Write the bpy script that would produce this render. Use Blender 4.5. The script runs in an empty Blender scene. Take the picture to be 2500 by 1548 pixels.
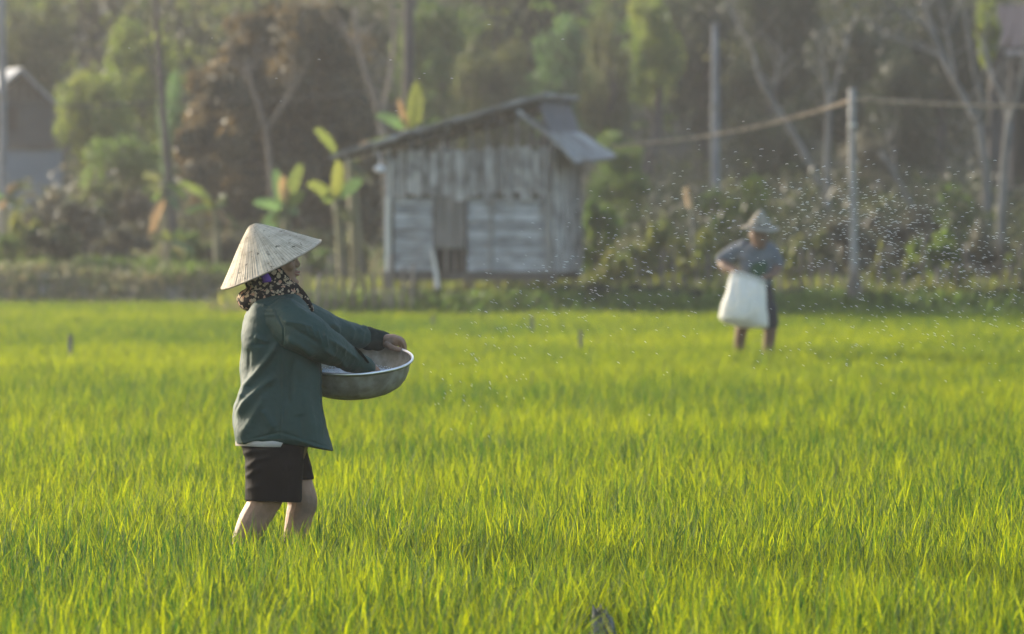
import bpy, math, random
import numpy as np
from mathutils import Vector, Matrix, noise

random.seed(7)
RNG = np.random.default_rng(11)
scene = bpy.context.scene
COL = scene.collection
rad = math.radians

# ------------------------------------------------------------------ camera, light, exposure
FPX = 12400.0            # focal length in photo pixels (photo is 2500 wide)
CAM_H = 1.57
HOR = 477.0              # photo row of the horizon
cam_d = bpy.data.cameras.new('camera')
cam = bpy.data.objects.new('camera', cam_d)
COL.objects.link(cam)
cam_d.sensor_width = 36.0
cam_d.lens = 36.0 * FPX / 2500.0
cam.location = (0, 0, CAM_H)
cam.rotation_euler = (rad(90) - (774.0 - HOR) / FPX, 0, 0)
cam_d.clip_start = 0.5
cam_d.clip_end = 3000
cam_d.dof.use_dof = True
cam_d.dof.focus_distance = 20.0
cam_d.dof.aperture_fstop = 3.9
scene.camera = cam

SUN_EL, SUN_AZ = 15.0, -50.0     # azimuth from +Y, positive to +X
world = bpy.data.worlds.new('World')
scene.world = world
world.use_nodes = True
wnt = world.node_tree
sky = wnt.nodes.new('ShaderNodeTexSky')
sky.sky_type = 'NISHITA'
sky.sun_disc = False
sky.sun_elevation = rad(SUN_EL)
sky.sun_rotation = rad(SUN_AZ)
sky.dust_density = 2.5
sky.ozone_density = 0.8
wnt.links.new(sky.outputs[0], wnt.nodes['Background'].inputs[0])
wnt.nodes['Background'].inputs[1].default_value = 0.15
sun_d = bpy.data.lights.new('sun', 'SUN')
sun_d.energy = 3.0
sun_d.angle = rad(0.5)
sun_d.color = (1.0, 0.90, 0.74)
sun = bpy.data.objects.new('sun', sun_d)
COL.objects.link(sun)
sdir = Vector((math.sin(rad(SUN_AZ)) * math.cos(rad(SUN_EL)), math.cos(rad(SUN_AZ)) * math.cos(rad(SUN_EL)), math.sin(rad(SUN_EL))))
sun.rotation_euler = sdir.to_track_quat('Z', 'Y').to_euler()
sun.location = sdir * 60

vs = scene.view_settings
vs.view_transform = 'Standard'
vs.look = 'None'
vs.exposure = 1.55
vs.gamma = 1.0
vs.use_curve_mapping = False
HAZE_DENSITY = 0.0011

cy = scene.cycles
cy.use_denoising = True
cy.max_bounces = 7
cy.diffuse_bounces = 4
cy.transmission_bounces = 6
cy.glossy_bounces = 3
cy.transparent_max_bounces = 6
cy.volume_bounces = 0
cy.caustics_reflective = False
cy.caustics_refractive = False
cy.sample_clamp_indirect = 6


# ------------------------------------------------------------------ helpers
def W(px, py, d):
    """world point seen at photo pixel (px, py) at distance d"""
    return Vector(((px - 1250.0) / FPX * d, d, CAM_H - (py - HOR) / FPX * d))


def smooth01(t):
    t = max(0.0, min(1.0, t))
    return t * t * (3 - 2 * t)


def terrain(x, y):
    """height of the ground behind the paddy"""
    left = smooth01((-3.0 - x) / 1.2)
    yl = y + 0.45 * noise.noise((x * 0.9, 4.0, 0.0))
    zl = 0.02 + 0.50 * smooth01((yl - 65.8) / 1.5) + 0.29 * smooth01((yl - 67) / 12)
    zr = 0.02 + 0.22 * smooth01((y - 59.5) / 1.0) + 0.55 * smooth01((y - 63) / 17)
    z = zl * left + zr * (1 - left)
    if y > 86:
        t = y - 86
        z += 0.055 * t + 0.0012 * t * t
    if y > 60:
        z += 0.09 * noise.noise((x * 0.7, y * 0.7, 3.0)) * smooth01((y - 60) / 4)
    return z


class MB:
    def __init__(self):
        self.v, self.f, self.m = [], [], []

    def add(self, vs_, fs_, mi=0):
        b = len(self.v)
        self.v += [tuple(p) for p in vs_]
        self.f += [tuple(i + b for i in f) for f in fs_]
        self.m += [mi] * len(fs_)

    def hexa(self, p, mi=0):
        """8 points: bottom 4 (ccw), top 4"""
        self.add(p, [(3, 2, 1, 0), (4, 5, 6, 7), (0, 1, 5, 4), (1, 2, 6, 5), (2, 3, 7, 6), (3, 0, 4, 7)], mi)

    def box(self, c, s, M=None, mi=0):
        x, y, z = s[0] / 2, s[1] / 2, s[2] / 2
        p = [Vector(q) for q in ((-x, -y, -z), (x, -y, -z), (x, y, -z), (-x, y, -z), (-x, -y, z), (x, -y, z), (x, y, z), (-x, y, z))]
        if M is not None:
            p = [M @ q for q in p]
        self.hexa([q + Vector(c) for q in p], mi)

    def loft(self, rings, cap=True, mi=0):
        n = len(rings[0])
        vv = [p for r in rings for p in r]
        ff = []
        for k in range(len(rings) - 1):
            for i in range(n):
                j = (i + 1) % n
                ff.append((k * n + i, k * n + j, (k + 1) * n + j, (k + 1) * n + i))
        if cap:
            ff.append(tuple(range(n - 1, -1, -1)))
            ff.append(tuple(range((len(rings) - 1) * n, len(rings) * n)))
        self.add(vv, ff, mi)

    def tube(self, pts, rads, n=8, round_ends=False, sub=1, flat=1.0, mi=0):
        """tube through points with radii; Catmull-Rom resampled"""
        P = [Vector(p) for p in pts]
        R = list(rads)
        if sub > 1 and len(P) > 2:
            Q, S = [], []
            for i in range(len(P) - 1):
                p0, p1, p2, p3 = P[max(i - 1, 0)], P[i], P[i + 1], P[min(i + 2, len(P) - 1)]
                for k in range(sub):
                    t = k / sub
                    Q.append(0.5 * ((2 * p1) + (p2 - p0) * t + (2 * p0 - 5 * p1 + 4 * p2 - p3) * t * t + (3 * p1 - p0 - 3 * p2 + p3) * t ** 3))
                    S.append(R[i] * (1 - t) + R[i + 1] * t)
            Q.append(P[-1]); S.append(R[-1])
            P, R = Q, S
        T = []
        for i in range(len(P)):
            a, b = P[max(i - 1, 0)], P[min(i + 1, len(P) - 1)]
            t = (b - a)
            T.append(t.normalized() if t.length > 1e-9 else Vector((0, 0, 1)))
        u = T[0].orthogonal().normalized()
        if abs(T[0].y) < 0.9:      # keep one axis along depth
            u = (Vector((0, 1, 0)) - T[0] * T[0].y).normalized()
        rings = []
        spec = []
        for i in range(len(P)):
            spec.append((P[i], T[i], R[i]))
        if round_ends:
            pre = [(P[0] - T[0] * R[0] * math.sin(a), T[0], R[0] * math.cos(a)) for a in (1.4, 1.0, 0.5)]
            post = [(P[-1] + T[-1] * R[-1] * math.sin(a), T[-1], R[-1] * math.cos(a)) for a in (0.5, 1.0, 1.4)]
            spec = pre + spec + post
        for p, t, r in spec:
            u = (u - t * u.dot(t)).normalized()
            w = t.cross(u)
            rings.append([p + (u * math.cos(2 * math.pi * k / n) * flat + w * math.sin(2 * math.pi * k / n)) * r for k in range(n)])
        self.loft(rings, True, mi)

    def ball(self, c, r, n=14, m=9, mi=0):
        c = Vector(c)
        rr = r if hasattr(r, '__len__') else (r, r, r)
        rings = []
        for k in range(m):
            a = -math.pi / 2 + math.pi * (k + 0.5) / m
            rings.append([c + Vector((rr[0] * math.cos(a) * math.cos(2 * math.pi * i / n), rr[1] * math.cos(a) * math.sin(2 * math.pi * i / n), rr[2] * math.sin(a))) for i in range(n)])
        self.loft(rings, True, mi)

    def mesh(self, name, mats, smooth=False):
        me = bpy.data.meshes.new(name)
        me.from_pydata(self.v, [], self.f)
        for mt in (mats if isinstance(mats, (list, tuple)) else [mats]):
            me.materials.append(mt)
        if any(self.m):
            me.polygons.foreach_set('material_index', self.m)
        if smooth:
            me.polygons.foreach_set('use_smooth', [True] * len(me.polygons))
        me.update()
        return me

    def build(self, name, mats, parent=None, smooth=False):
        return link(name, self.mesh(name, mats, smooth), parent)


def link(name, me, parent=None):
    o = bpy.data.objects.new(name, me)
    COL.objects.link(o)
    if parent is not None:
        o.parent = parent
        o.matrix_parent_inverse = PINV.get(parent.name, Matrix.Identity(4))
    return o


PINV = {}


def empty(name, label, cat, loc=(0, 0, 0), group=None, rotz=0.0):
    """the root of a thing; children built in world coordinates keep their place"""
    o = bpy.data.objects.new(name, None)
    COL.objects.link(o)
    o.location = loc
    o.rotation_euler = (0, 0, rotz)
    o.empty_display_size = 0.2
    o['label'] = label
    o['category'] = cat
    if group:
        o['group'] = group
    PINV[o.name] = (Matrix.Translation(Vector(loc)) @ Matrix.Rotation(rotz, 4, 'Z')).inverted()
    return o


def tag(o, label=None, cat=None, group=None, kind=None):
    if label: o['label'] = label
    if cat: o['category'] = cat
    if group: o['group'] = group
    if kind: o['kind'] = kind
    return o


def evaluated(obj):
    dg = bpy.context.evaluated_depsgraph_get()
    me = bpy.data.meshes.new_from_object(obj.evaluated_get(dg))
    return me


def remesh(mb, voxel, smooth=6, factor=0.5):
    """union of overlapping closed shapes into one continuous surface"""
    me = mb.mesh('tmp', [])
    o = bpy.data.objects.new('tmp', me)
    COL.objects.link(o)
    m = o.modifiers.new('r', 'REMESH')
    m.mode = 'VOXEL'; m.voxel_size = voxel; m.adaptivity = 0.0
    if smooth:
        s = o.modifiers.new('s', 'SMOOTH')
        s.factor = factor; s.iterations = smooth
    out = evaluated(o)
    bpy.data.objects.remove(o)
    bpy.data.meshes.remove(me)
    out.polygons.foreach_set('use_smooth', [True] * len(out.polygons))
    return out


def get_co(me):
    a = np.empty(len(me.vertices) * 3)
    me.vertices.foreach_get('co', a)
    return a.reshape(-1, 3)


def get_no(me):
    a = np.empty(len(me.vertices) * 3)
    me.vertex_normals.foreach_get('vector', a)
    return a.reshape(-1, 3)


def set_co(me, a):
    me.vertices.foreach_set('co', a.ravel())
    me.update()


def to_px(co):
    d = co[:, 1]
    return co[:, 0] / d * FPX + 1250.0, (CAM_H - co[:, 2]) / d * FPX + HOR


def vnoise(co, f, seed=0.0):
    return np.array([noise.noise((p[0] * f + seed, p[1] * f, p[2] * f)) for p in co])


# ------------------------------------------------------------------ materials
def lin(c):
    return tuple(((x / 255.0) / 12.92 if x / 255.0 <= 0.04045 else (((x / 255.0) + 0.055) / 1.055) ** 2.4) for x in c)


def mat(name, c1, c2=None, scale=8.0, rough=0.8, bump=0.0, bscale=None, metal=0.0, spec=0.3, detail=6.0, stretch=None, c3=None, scale3=2.0, trans=0.0, lo=0.35, hi=0.65, objrand=0.0):
    m = bpy.data.materials.new(name)
    m.use_nodes = True
    nt = m.node_tree
    N, L = nt.nodes, nt.links
    b = N['Principled BSDF']
    b.inputs['Roughness'].default_value = rough
    b.inputs['Metallic'].default_value = metal
    b.inputs['Specular IOR Level'].default_value = spec
    tc = N.new('ShaderNodeTexCoord')
    vec = tc.outputs['Object']
    if stretch:
        mp = N.new('ShaderNodeMapping')
        mp.inputs['Scale'].default_value = stretch
        L.new(vec, mp.inputs[0]); vec = mp.outputs[0]
    col = None
    if c2 is not None:
        n = N.new('ShaderNodeTexNoise')
        n.inputs['Scale'].default_value = scale
        n.inputs['Detail'].default_value = detail
        L.new(vec, n.inputs['Vector'])
        r = N.new('ShaderNodeValToRGB')
        r.color_ramp.elements[0].position = lo
        r.color_ramp.elements[1].position = hi
        r.color_ramp.elements[0].color = (*c1, 1)
        r.color_ramp.elements[1].color = (*c2, 1)
        L.new(n.outputs['Fac'], r.inputs[0])
        col = r.outputs[0]
        if c3 is not None:
            n3 = N.new('ShaderNodeTexNoise')
            n3.inputs['Scale'].default_value = scale3
            n3.inputs['Detail'].default_value = 4
            L.new(tc.outputs['Object'], n3.inputs['Vector'])
            r3 = N.new('ShaderNodeValToRGB')
            r3.color_ramp.elements[0].position = 0.5
            r3.color_ramp.elements[1].position = 0.68
            L.new(n3.outputs['Fac'], r3.inputs[0])
            mx = N.new('ShaderNodeMix'); mx.data_type = 'RGBA'
            L.new(r3.outputs[0], mx.inputs['Factor'])
            L.new(col, mx.inputs[6])
            mx.inputs[7].default_value = (*c3, 1)
            col = mx.outputs[2]
        if objrand:
            oi = N.new('ShaderNodeObjectInfo')
            mr = N.new('ShaderNodeMapRange')
            mr.inputs[3].default_value = 1 - objrand
            mr.inputs[4].default_value = 1 + objrand
            L.new(oi.outputs['Random'], mr.inputs[0])
            hs = N.new('ShaderNodeHueSaturation')
            L.new(mr.outputs[0], hs.inputs['Value'])
            L.new(col, hs.inputs['Color'])
            col = hs.outputs[0]
        L.new(col, b.inputs['Base Color'])
    else:
        b.inputs['Base Color'].default_value = (*c1, 1)
    if bump:
        nb = N.new('ShaderNodeTexNoise')
        nb.inputs['Scale'].default_value = bscale or scale * 3
        nb.inputs['Detail'].default_value = 5
        L.new(vec, nb.inputs['Vector'])
        bp = N.new('ShaderNodeBump')
        bp.inputs['Strength'].default_value = bump
        bp.inputs['Distance'].default_value = 0.01
        L.new(nb.outputs['Fac'], bp.inputs['Height'])
        L.new(bp.outputs[0], b.inputs['Normal'])
    if trans:
        t = N.new('ShaderNodeBsdfTranslucent')
        if col is not None:
            L.new(col, t.inputs['Color'])
        else:
            t.inputs['Color'].default_value = (*c1, 1)
        ms = N.new('ShaderNodeMixShader')
        ms.inputs[0].default_value = trans
        L.new(b.outputs[0], ms.inputs[1]); L.new(t.outputs[0], ms.inputs[2])
        L.new(ms.outputs[0], N['Material Output'].inputs['Surface'])
    return m


def leaf_mat(name, ra, rb, ta, tb, trans=0.45, rough=0.5, spec=0.25, field=False):
    """leaf with its own two tones (per-leaf attribute 'var'): reflected ra..rb, transmitted ta..tb"""
    m = bpy.data.materials.new(name)
    m.use_nodes = True
    nt = m.node_tree
    N, L = nt.nodes, nt.links
    b = N['Principled BSDF']
    b.inputs['Roughness'].default_value = rough
    b.inputs['Specular IOR Level'].default_value = spec
    at = N.new('ShaderNodeAttribute'); at.attribute_name = 'var'
    fac = at.outputs['Fac']
    if field:
        oi = N.new('ShaderNodeObjectInfo')
        g = N.new('ShaderNodeNewGeometry')
        n = N.new('ShaderNodeTexNoise'); n.inputs['Scale'].default_value = 0.16; n.inputs['Detail'].default_value = 3
        L.new(g.outputs['Position'], n.inputs['Vector'])
        a1 = N.new('ShaderNodeMath'); a1.operation = 'MULTIPLY_ADD'
        L.new(oi.outputs['Random'], a1.inputs[0]); a1.inputs[1].default_value = 0.3
        L.new(fac, a1.inputs[2])
        a2 = N.new('ShaderNodeMath'); a2.operation = 'MULTIPLY_ADD'
        L.new(n.outputs['Fac'], a2.inputs[0]); a2.inputs[1].default_value = 1.3
        L.new(a1.outputs[0], a2.inputs[2])
        a3 = N.new('ShaderNodeMath'); a3.operation = 'SUBTRACT'; a3.use_clamp = True
        L.new(a2.outputs[0], a3.inputs[0]); a3.inputs[1].default_value = 0.8
        fac = a3.outputs[0]
    def mix(a, bb):
        x = N.new('ShaderNodeMix'); x.data_type = 'RGBA'
        L.new(fac, x.inputs['Factor'])
        x.inputs[6].default_value = (*a, 1); x.inputs[7].default_value = (*bb, 1)
        return x.outputs[2]
    L.new(mix(ra, rb), b.inputs['Base Color'])
    t = N.new('ShaderNodeBsdfTranslucent')
    L.new(mix(ta, tb), t.inputs['Color'])
    ms = N.new('ShaderNodeMixShader')
    ms.inputs[0].default_value = trans
    L.new(b.outputs[0], ms.inputs[1]); L.new(t.outputs[0], ms.inputs[2])
    L.new(ms.outputs[0], N['Material Output'].inputs['Surface'])
    return m


M = {}
M['rice'] = leaf_mat('rice_leaf', (0.030, 0.078, 0.038), (0.080, 0.118, 0.010), (0.045, 0.125, 0.010), (0.52, 0.58, 0.003), 0.55, 0.62, 0.10, field=True)
M['mud'] = mat('wet_mud', (0.030, 0.028, 0.020), (0.060, 0.055, 0.040), 3.0, 0.25, 0.4, 20, spec=0.5)
M['bank'] = mat('dry_bank', (0.185, 0.155, 0.125), (0.13, 0.13, 0.085), 0.9, 0.95, 0.6, 6, c3=(0.17, 0.145, 0.115), scale3=0.4)
M['hill'] = mat('forest_floor', (0.045, 0.055, 0.030), (0.070, 0.068, 0.048), 0.3, 0.95, 0.5, 2)
M['yellowgreen'] = leaf_mat('yellow_green_leaf', (0.075, 0.110, 0.035), (0.13, 0.155, 0.045), (0.19, 0.29, 0.05), (0.40, 0.44, 0.07))
M['olive'] = leaf_mat('olive_leaf', (0.058, 0.075, 0.038), (0.095, 0.098, 0.052), (0.10, 0.14, 0.045), (0.22, 0.22, 0.07))
M['midgreen'] = leaf_mat('mid_green_leaf', (0.045, 0.085, 0.03), (0.08, 0.11, 0.035), (0.11, 0.22, 0.04), (0.24, 0.32, 0.05))
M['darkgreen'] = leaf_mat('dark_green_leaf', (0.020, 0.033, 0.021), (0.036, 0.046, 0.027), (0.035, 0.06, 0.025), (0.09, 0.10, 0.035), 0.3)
M['russet'] = leaf_mat('russet_leaf', (0.030, 0.044, 0.033), (0.050, 0.060, 0.042), (0.014, 0.022, 0.012), (0.50, 0.34, 0.13), 0.25)
M['greybrown'] = leaf_mat('grey_brown_leaf', (0.068, 0.074, 0.058), (0.10, 0.10, 0.078), (0.09, 0.10, 0.06), (0.22, 0.19, 0.11), 0.32)
M['bluegreen'] = leaf_mat('blue_green_leaf', (0.06, 0.11, 0.06), (0.09, 0.15, 0.08), (0.14, 0.28, 0.09), (0.22, 0.36, 0.10))
M['banana'] = leaf_mat('banana_leaf', (0.07, 0.13, 0.045), (0.10, 0.15, 0.045), (0.12, 0.20, 0.045), (0.27, 0.29, 0.05), 0.5, 0.35)
M['dryleaf'] = leaf_mat('dry_leaf', (0.24, 0.17, 0.10), (0.32, 0.25, 0.15), (0.34, 0.20, 0.09), (0.50, 0.32, 0.14), 0.45)
M['weed'] = leaf_mat('weed_leaf', (0.075, 0.10, 0.04), (0.14, 0.15, 0.05), (0.16, 0.22, 0.045), (0.36, 0.36, 0.05), 0.45)
M['plume'] = leaf_mat('cream_plume', (0.55, 0.46, 0.34), (0.65, 0.56, 0.43), (0.70, 0.55, 0.36), (0.75, 0.62, 0.42), 0.5)
M['drygrass'] = leaf_mat('dry_grass_blade', (0.09, 0.12, 0.05), (0.20, 0.17, 0.11), (0.14, 0.20, 0.05), (0.32, 0.26, 0.13), 0.4)
M['bark'] = mat('grey_bark', (0.11, 0.108, 0.10), (0.19, 0.187, 0.18), 14, 0.9, 0.5, 30, stretch=(1, 1, 0.25))
M['darkbark'] = mat('dark_bark', (0.05, 0.045, 0.042), (0.09, 0.08, 0.075), 14, 0.9, 0.5, 30, stretch=(1, 1, 0.25))
M['concrete'] = mat('grey_concrete', (0.15, 0.155, 0.165), (0.20, 0.205, 0.215), 5, 0.9, 0.3, 40)
M['bamboo'] = mat('weathered_bamboo', (0.20, 0.19, 0.175), (0.29, 0.28, 0.265), 6, 0.6, 0.2, 20, stretch=(1, 1, 0.2))
M['stake'] = mat('stake_wood', (0.10, 0.085, 0.07), (0.19, 0.16, 0.135), 9, 0.9, 0.4, 30, stretch=(1, 1, 0.2), objrand=0.3)
M['board'] = mat('silvered_board', (0.19, 0.175, 0.16), (0.45, 0.43, 0.41), 7, 0.85, 0.5, 26, stretch=(2.0, 2.0, 0.6), objrand=0.34, c3=(0.13, 0.125, 0.12), scale3=5)
M['slat'] = mat('blue_grey_slat', (0.22, 0.222, 0.225), (0.44, 0.445, 0.455), 5, 0.8, 0.4, 26, stretch=(0.6, 3, 2), objrand=0.25)
M['door'] = mat('brown_grey_door', (0.12, 0.11, 0.10), (0.20, 0.185, 0.17), 6, 0.85, 0.5, 30, stretch=(3, 3, 0.4), objrand=0.15)
M['palepost'] = mat('pale_post', (0.52, 0.50, 0.45), (0.66, 0.63, 0.57), 9, 0.8, 0.3, 30, stretch=(1, 1, 0.2))
M['beam'] = mat('dark_beam', (0.07, 0.06, 0.05), (0.12, 0.105, 0.09), 9, 0.9, 0.4, 30)
M['roofsheet'] = mat('fibre_cement_sheet', (0.19, 0.185, 0.18), (0.38, 0.375, 0.37), 6, 0.9, 0.4, 30, objrand=0.2, c3=(0.16, 0.145, 0.125), scale3=3)
M['oldthatch'] = mat('old_dark_thatch', (0.10, 0.10, 0.11), (0.18, 0.17, 0.18), 9, 0.95, 0.6, 40, stretch=(3, 3, 0.6))
M['inside'] = mat('interior_shade_colour', (0.02, 0.018, 0.015), (0.035, 0.03, 0.025), 5, 0.95)  # near-black colour stands in for the shade inside openings
M['greywall'] = mat('grey_house_wall', (0.05, 0.054, 0.06), (0.07, 0.075, 0.08), 2, 0.9, 0.2, 20)
M['bluewall'] = mat('pale_blue_wall', (0.13, 0.165, 0.20), (0.17, 0.205, 0.245), 2, 0.9, 0.2, 20)
M['brownwall'] = mat('brown_gable_board', (0.06, 0.054, 0.05), (0.095, 0.085, 0.08), 4, 0.9, 0.2, 20)
M['tin'] = mat('pale_roof_tin', (0.24, 0.25, 0.27), (0.32, 0.33, 0.35), 3, 0.6, 0.1, 20)
M['redroof'] = mat('faded_red_roof', (0.07, 0.05, 0.05), (0.11, 0.082, 0.08), 6, 0.8, 0.3, 30)
M['fascia'] = mat('pink_grey_fascia', (0.34, 0.29, 0.28), (0.42, 0.36, 0.35), 4, 0.8)
M['whitewash'] = mat('whitewashed_plaster', (0.45, 0.44, 0.42), (0.58, 0.56, 0.53), 3, 0.9)
M['stone'] = mat('muddy_stone', (0.05, 0.047, 0.04), (0.34, 0.32, 0.275), 26, 0.9, 1.0, 60)
M['skin'] = mat('sunned_skin', (0.23, 0.132, 0.083), (0.33, 0.195, 0.128), 14, 0.55, 0.2, 90, spec=0.35, c3=(0.16, 0.105, 0.072), scale3=9)
M['muddyskin'] = M['skin']
M['lip'] = mat('lip', (0.23, 0.105, 0.085), (0.28, 0.13, 0.105), 30, 0.5)
M['hair'] = mat('black_hair', (0.012, 0.011, 0.01), (0.03, 0.027, 0.025), 60, 0.5, 0.4, 120, stretch=(1, 1, 0.2))
M['nail'] = mat('nail', (0.42, 0.29, 0.23), (0.48, 0.33, 0.27), 20, 0.35)
M['eye'] = mat('eye', (0.03, 0.02, 0.015), (0.05, 0.03, 0.02), 20, 0.2)
M['shirt'] = mat('dark_green_cotton', (0.014, 0.046, 0.040), (0.021, 0.058, 0.051), 5, 0.85, 0.25, 500, spec=0.15, c3=(0.019, 0.049, 0.046), scale3=3)
for k_ in ('shirt',):
    b_ = M[k_].node_tree.nodes['Principled BSDF']
    b_.inputs['Roughness'].default_value = 0.66        # a satiny cotton blend: it shines where the low sun grazes it
    b_.inputs['Specular IOR Level'].default_value = 0.27
M['cuff'] = mat('black_green_cuff', (0.012, 0.022, 0.020), (0.018, 0.030, 0.028), 20, 0.85, 0.2, 400, spec=0.15)
M['undershirt'] = mat('pale_undershirt', (0.48, 0.43, 0.42), (0.56, 0.51, 0.50), 12, 0.9, 0.2, 200)
M['shorts'] = mat('black_shorts', (0.003, 0.003, 0.004), (0.005, 0.005, 0.006), 10, 0.7, 0.2, 300, spec=0.05, c3=(0.012, 0.012, 0.012), scale3=9)
M['purple'] = mat('purple_cloth', (0.10, 0.035, 0.30), (0.14, 0.05, 0.38), 20, 0.8)
M['manshirt'] = mat('blue_grey_shirt', (0.115, 0.13, 0.15), (0.15, 0.165, 0.19), 5, 0.9, 0.2, 200)
M['manshorts'] = mat('dark_shorts', (0.025, 0.027, 0.034), (0.04, 0.042, 0.05), 8, 0.9)
M['manskin'] = mat('tanned_skin', (0.14, 0.084, 0.058), (0.20, 0.12, 0.083), 14, 0.55, 0.1, 60)
M['manhat'] = mat('grey_felt_hat', (0.20, 0.18, 0.145), (0.31, 0.285, 0.23), 20, 0.9, 0.3, 90)
M['sack'] = mat('white_woven_sack', (0.72, 0.73, 0.69), (0.80, 0.80, 0.75), 7, 0.75, 0.3, 250, trans=0.25)
M['greencloth'] = mat('dark_green_cloth', (0.02, 0.055, 0.028), (0.03, 0.075, 0.036), 12, 0.85)
M['grain'] = mat('white_grain', (0.78, 0.80, 0.80), (0.86, 0.87, 0.86), 20, 0.4)
M['fert'] = mat('bluish_fertiliser', (0.45, 0.52, 0.60), (0.75, 0.78, 0.80), 160, 0.6, 0.8, 200)
M['rope'] = mat('straw_rope', (0.27, 0.21, 0.145), (0.42, 0.33, 0.235), 12, 0.85, 0.5, 60)
M['white'] = mat('white_plastic', (0.66, 0.66, 0.67), (0.74, 0.74, 0.75), 6, 0.5)


def hat_material():
    m = bpy.data.materials.new('palm_leaf_hat')
    m.use_nodes = True
    nt = m.node_tree
    N, L = nt.nodes, nt.links
    b = N['Principled BSDF']
    b.inputs['Roughness'].default_value = 0.75
    b.inputs['Specular IOR Level'].default_value = 0.25
    tc = N.new('ShaderNodeTexCoord')
    uv = N.new('ShaderNodeUVMap')
    sx = N.new('ShaderNodeSeparateXYZ')
    L.new(uv.outputs[0], sx.inputs[0])
    # pleats: u is the strip number (one unit per strip), v the distance from the apex
    fr = N.new('ShaderNodeMath'); fr.operation = 'FRACT'
    L.new(sx.outputs[0], fr.inputs[0])
    pl = N.new('ShaderNodeValToRGB')
    for e, (p, c) in zip(pl.color_ramp.elements, ((0.0, 0.45), (0.22, 1.0))):
        e.position = p; e.color = (c, c, c, 1)
    L.new(fr.outputs[0], pl.inputs[0])
    # tone of each strip
    fl = N.new('ShaderNodeMath'); fl.operation = 'FLOOR'
    L.new(sx.outputs[0], fl.inputs[0])
    wn = N.new('ShaderNodeTexWhiteNoise'); wn.noise_dimensions = '1D'
    L.new(fl.outputs[0], wn.inputs['W'])
    mr = N.new('ShaderNodeMapRange'); mr.inputs[3].default_value = 0.8; mr.inputs[4].default_value = 1.08
    L.new(wn.outputs['Value'], mr.inputs[0])
    n1 = N.new('ShaderNodeTexNoise'); n1.inputs['Scale'].default_value = 22; n1.inputs['Detail'].default_value = 8
    L.new(tc.outputs['Object'], n1.inputs['Vector'])
    r1 = N.new('ShaderNodeValToRGB')
    r1.color_ramp.elements[0].position = 0.3; r1.color_ramp.elements[0].color = (0.44, 0.365, 0.265, 1)
    r1.color_ramp.elements[1].position = 0.65; r1.color_ramp.elements[1].color = (0.70, 0.61, 0.47, 1)
    L.new(n1.outputs['Fac'], r1.inputs[0])
    # mould specks and the stitched rings
    n2 = N.new('ShaderNodeTexNoise'); n2.inputs['Scale'].default_value = 55; n2.inputs['Detail'].default_value = 3
    L.new(tc.outputs['Object'], n2.inputs['Vector'])
    r2 = N.new('ShaderNodeValToRGB')
    r2.color_ramp.elements[0].position = 0.28; r2.color_ramp.elements[0].color = (0.25, 0.24, 0.22, 1)
    r2.color_ramp.elements[1].position = 0.38; r2.color_ramp.elements[1].color = (1, 1, 1, 1)
    L.new(n2.outputs['Fac'], r2.inputs[0])
    sc_ = N.new('ShaderNodeMath'); sc_.operation = 'MULTIPLY'; sc_.inputs[1].default_value = 15.0
    L.new(sx.outputs[1], sc_.inputs[0])
    f2 = N.new('ShaderNodeMath'); f2.operation = 'FRACT'
    L.new(sc_.outputs[0], f2.inputs[0])
    r3 = N.new('ShaderNodeValToRGB')
    r3.color_ramp.elements[0].position = 0.0; r3.color_ramp.elements[0].color = (0.78, 0.78, 0.78, 1)
    r3.color_ramp.elements[1].position = 0.12; r3.color_ramp.elements[1].color = (1, 1, 1, 1)
    L.new(f2.outputs[0], r3.inputs[0])
    col = r1.outputs[0]
    for src in (pl.outputs[0], mr.outputs[0], r2.outputs[0], r3.outputs[0]):
        x = N.new('ShaderNodeMix'); x.data_type = 'RGBA'; x.blend_type = 'MULTIPLY'
        x.inputs['Factor'].default_value = 1.0
        L.new(col, x.inputs[6]); L.new(src, x.inputs[7])
        col = x.outputs[2]
    L.new(col, b.inputs['Base Color'])
    t = N.new('ShaderNodeBsdfTranslucent'); L.new(col, t.inputs['Color'])
    ms = N.new('ShaderNodeMixShader'); ms.inputs[0].default_value = 0.12
    L.new(b.outputs[0], ms.inputs[1]); L.new(t.outputs[0], ms.inputs[2])
    L.new(ms.outputs[0], N['Material Output'].inputs['Surface'])
    return m


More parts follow.
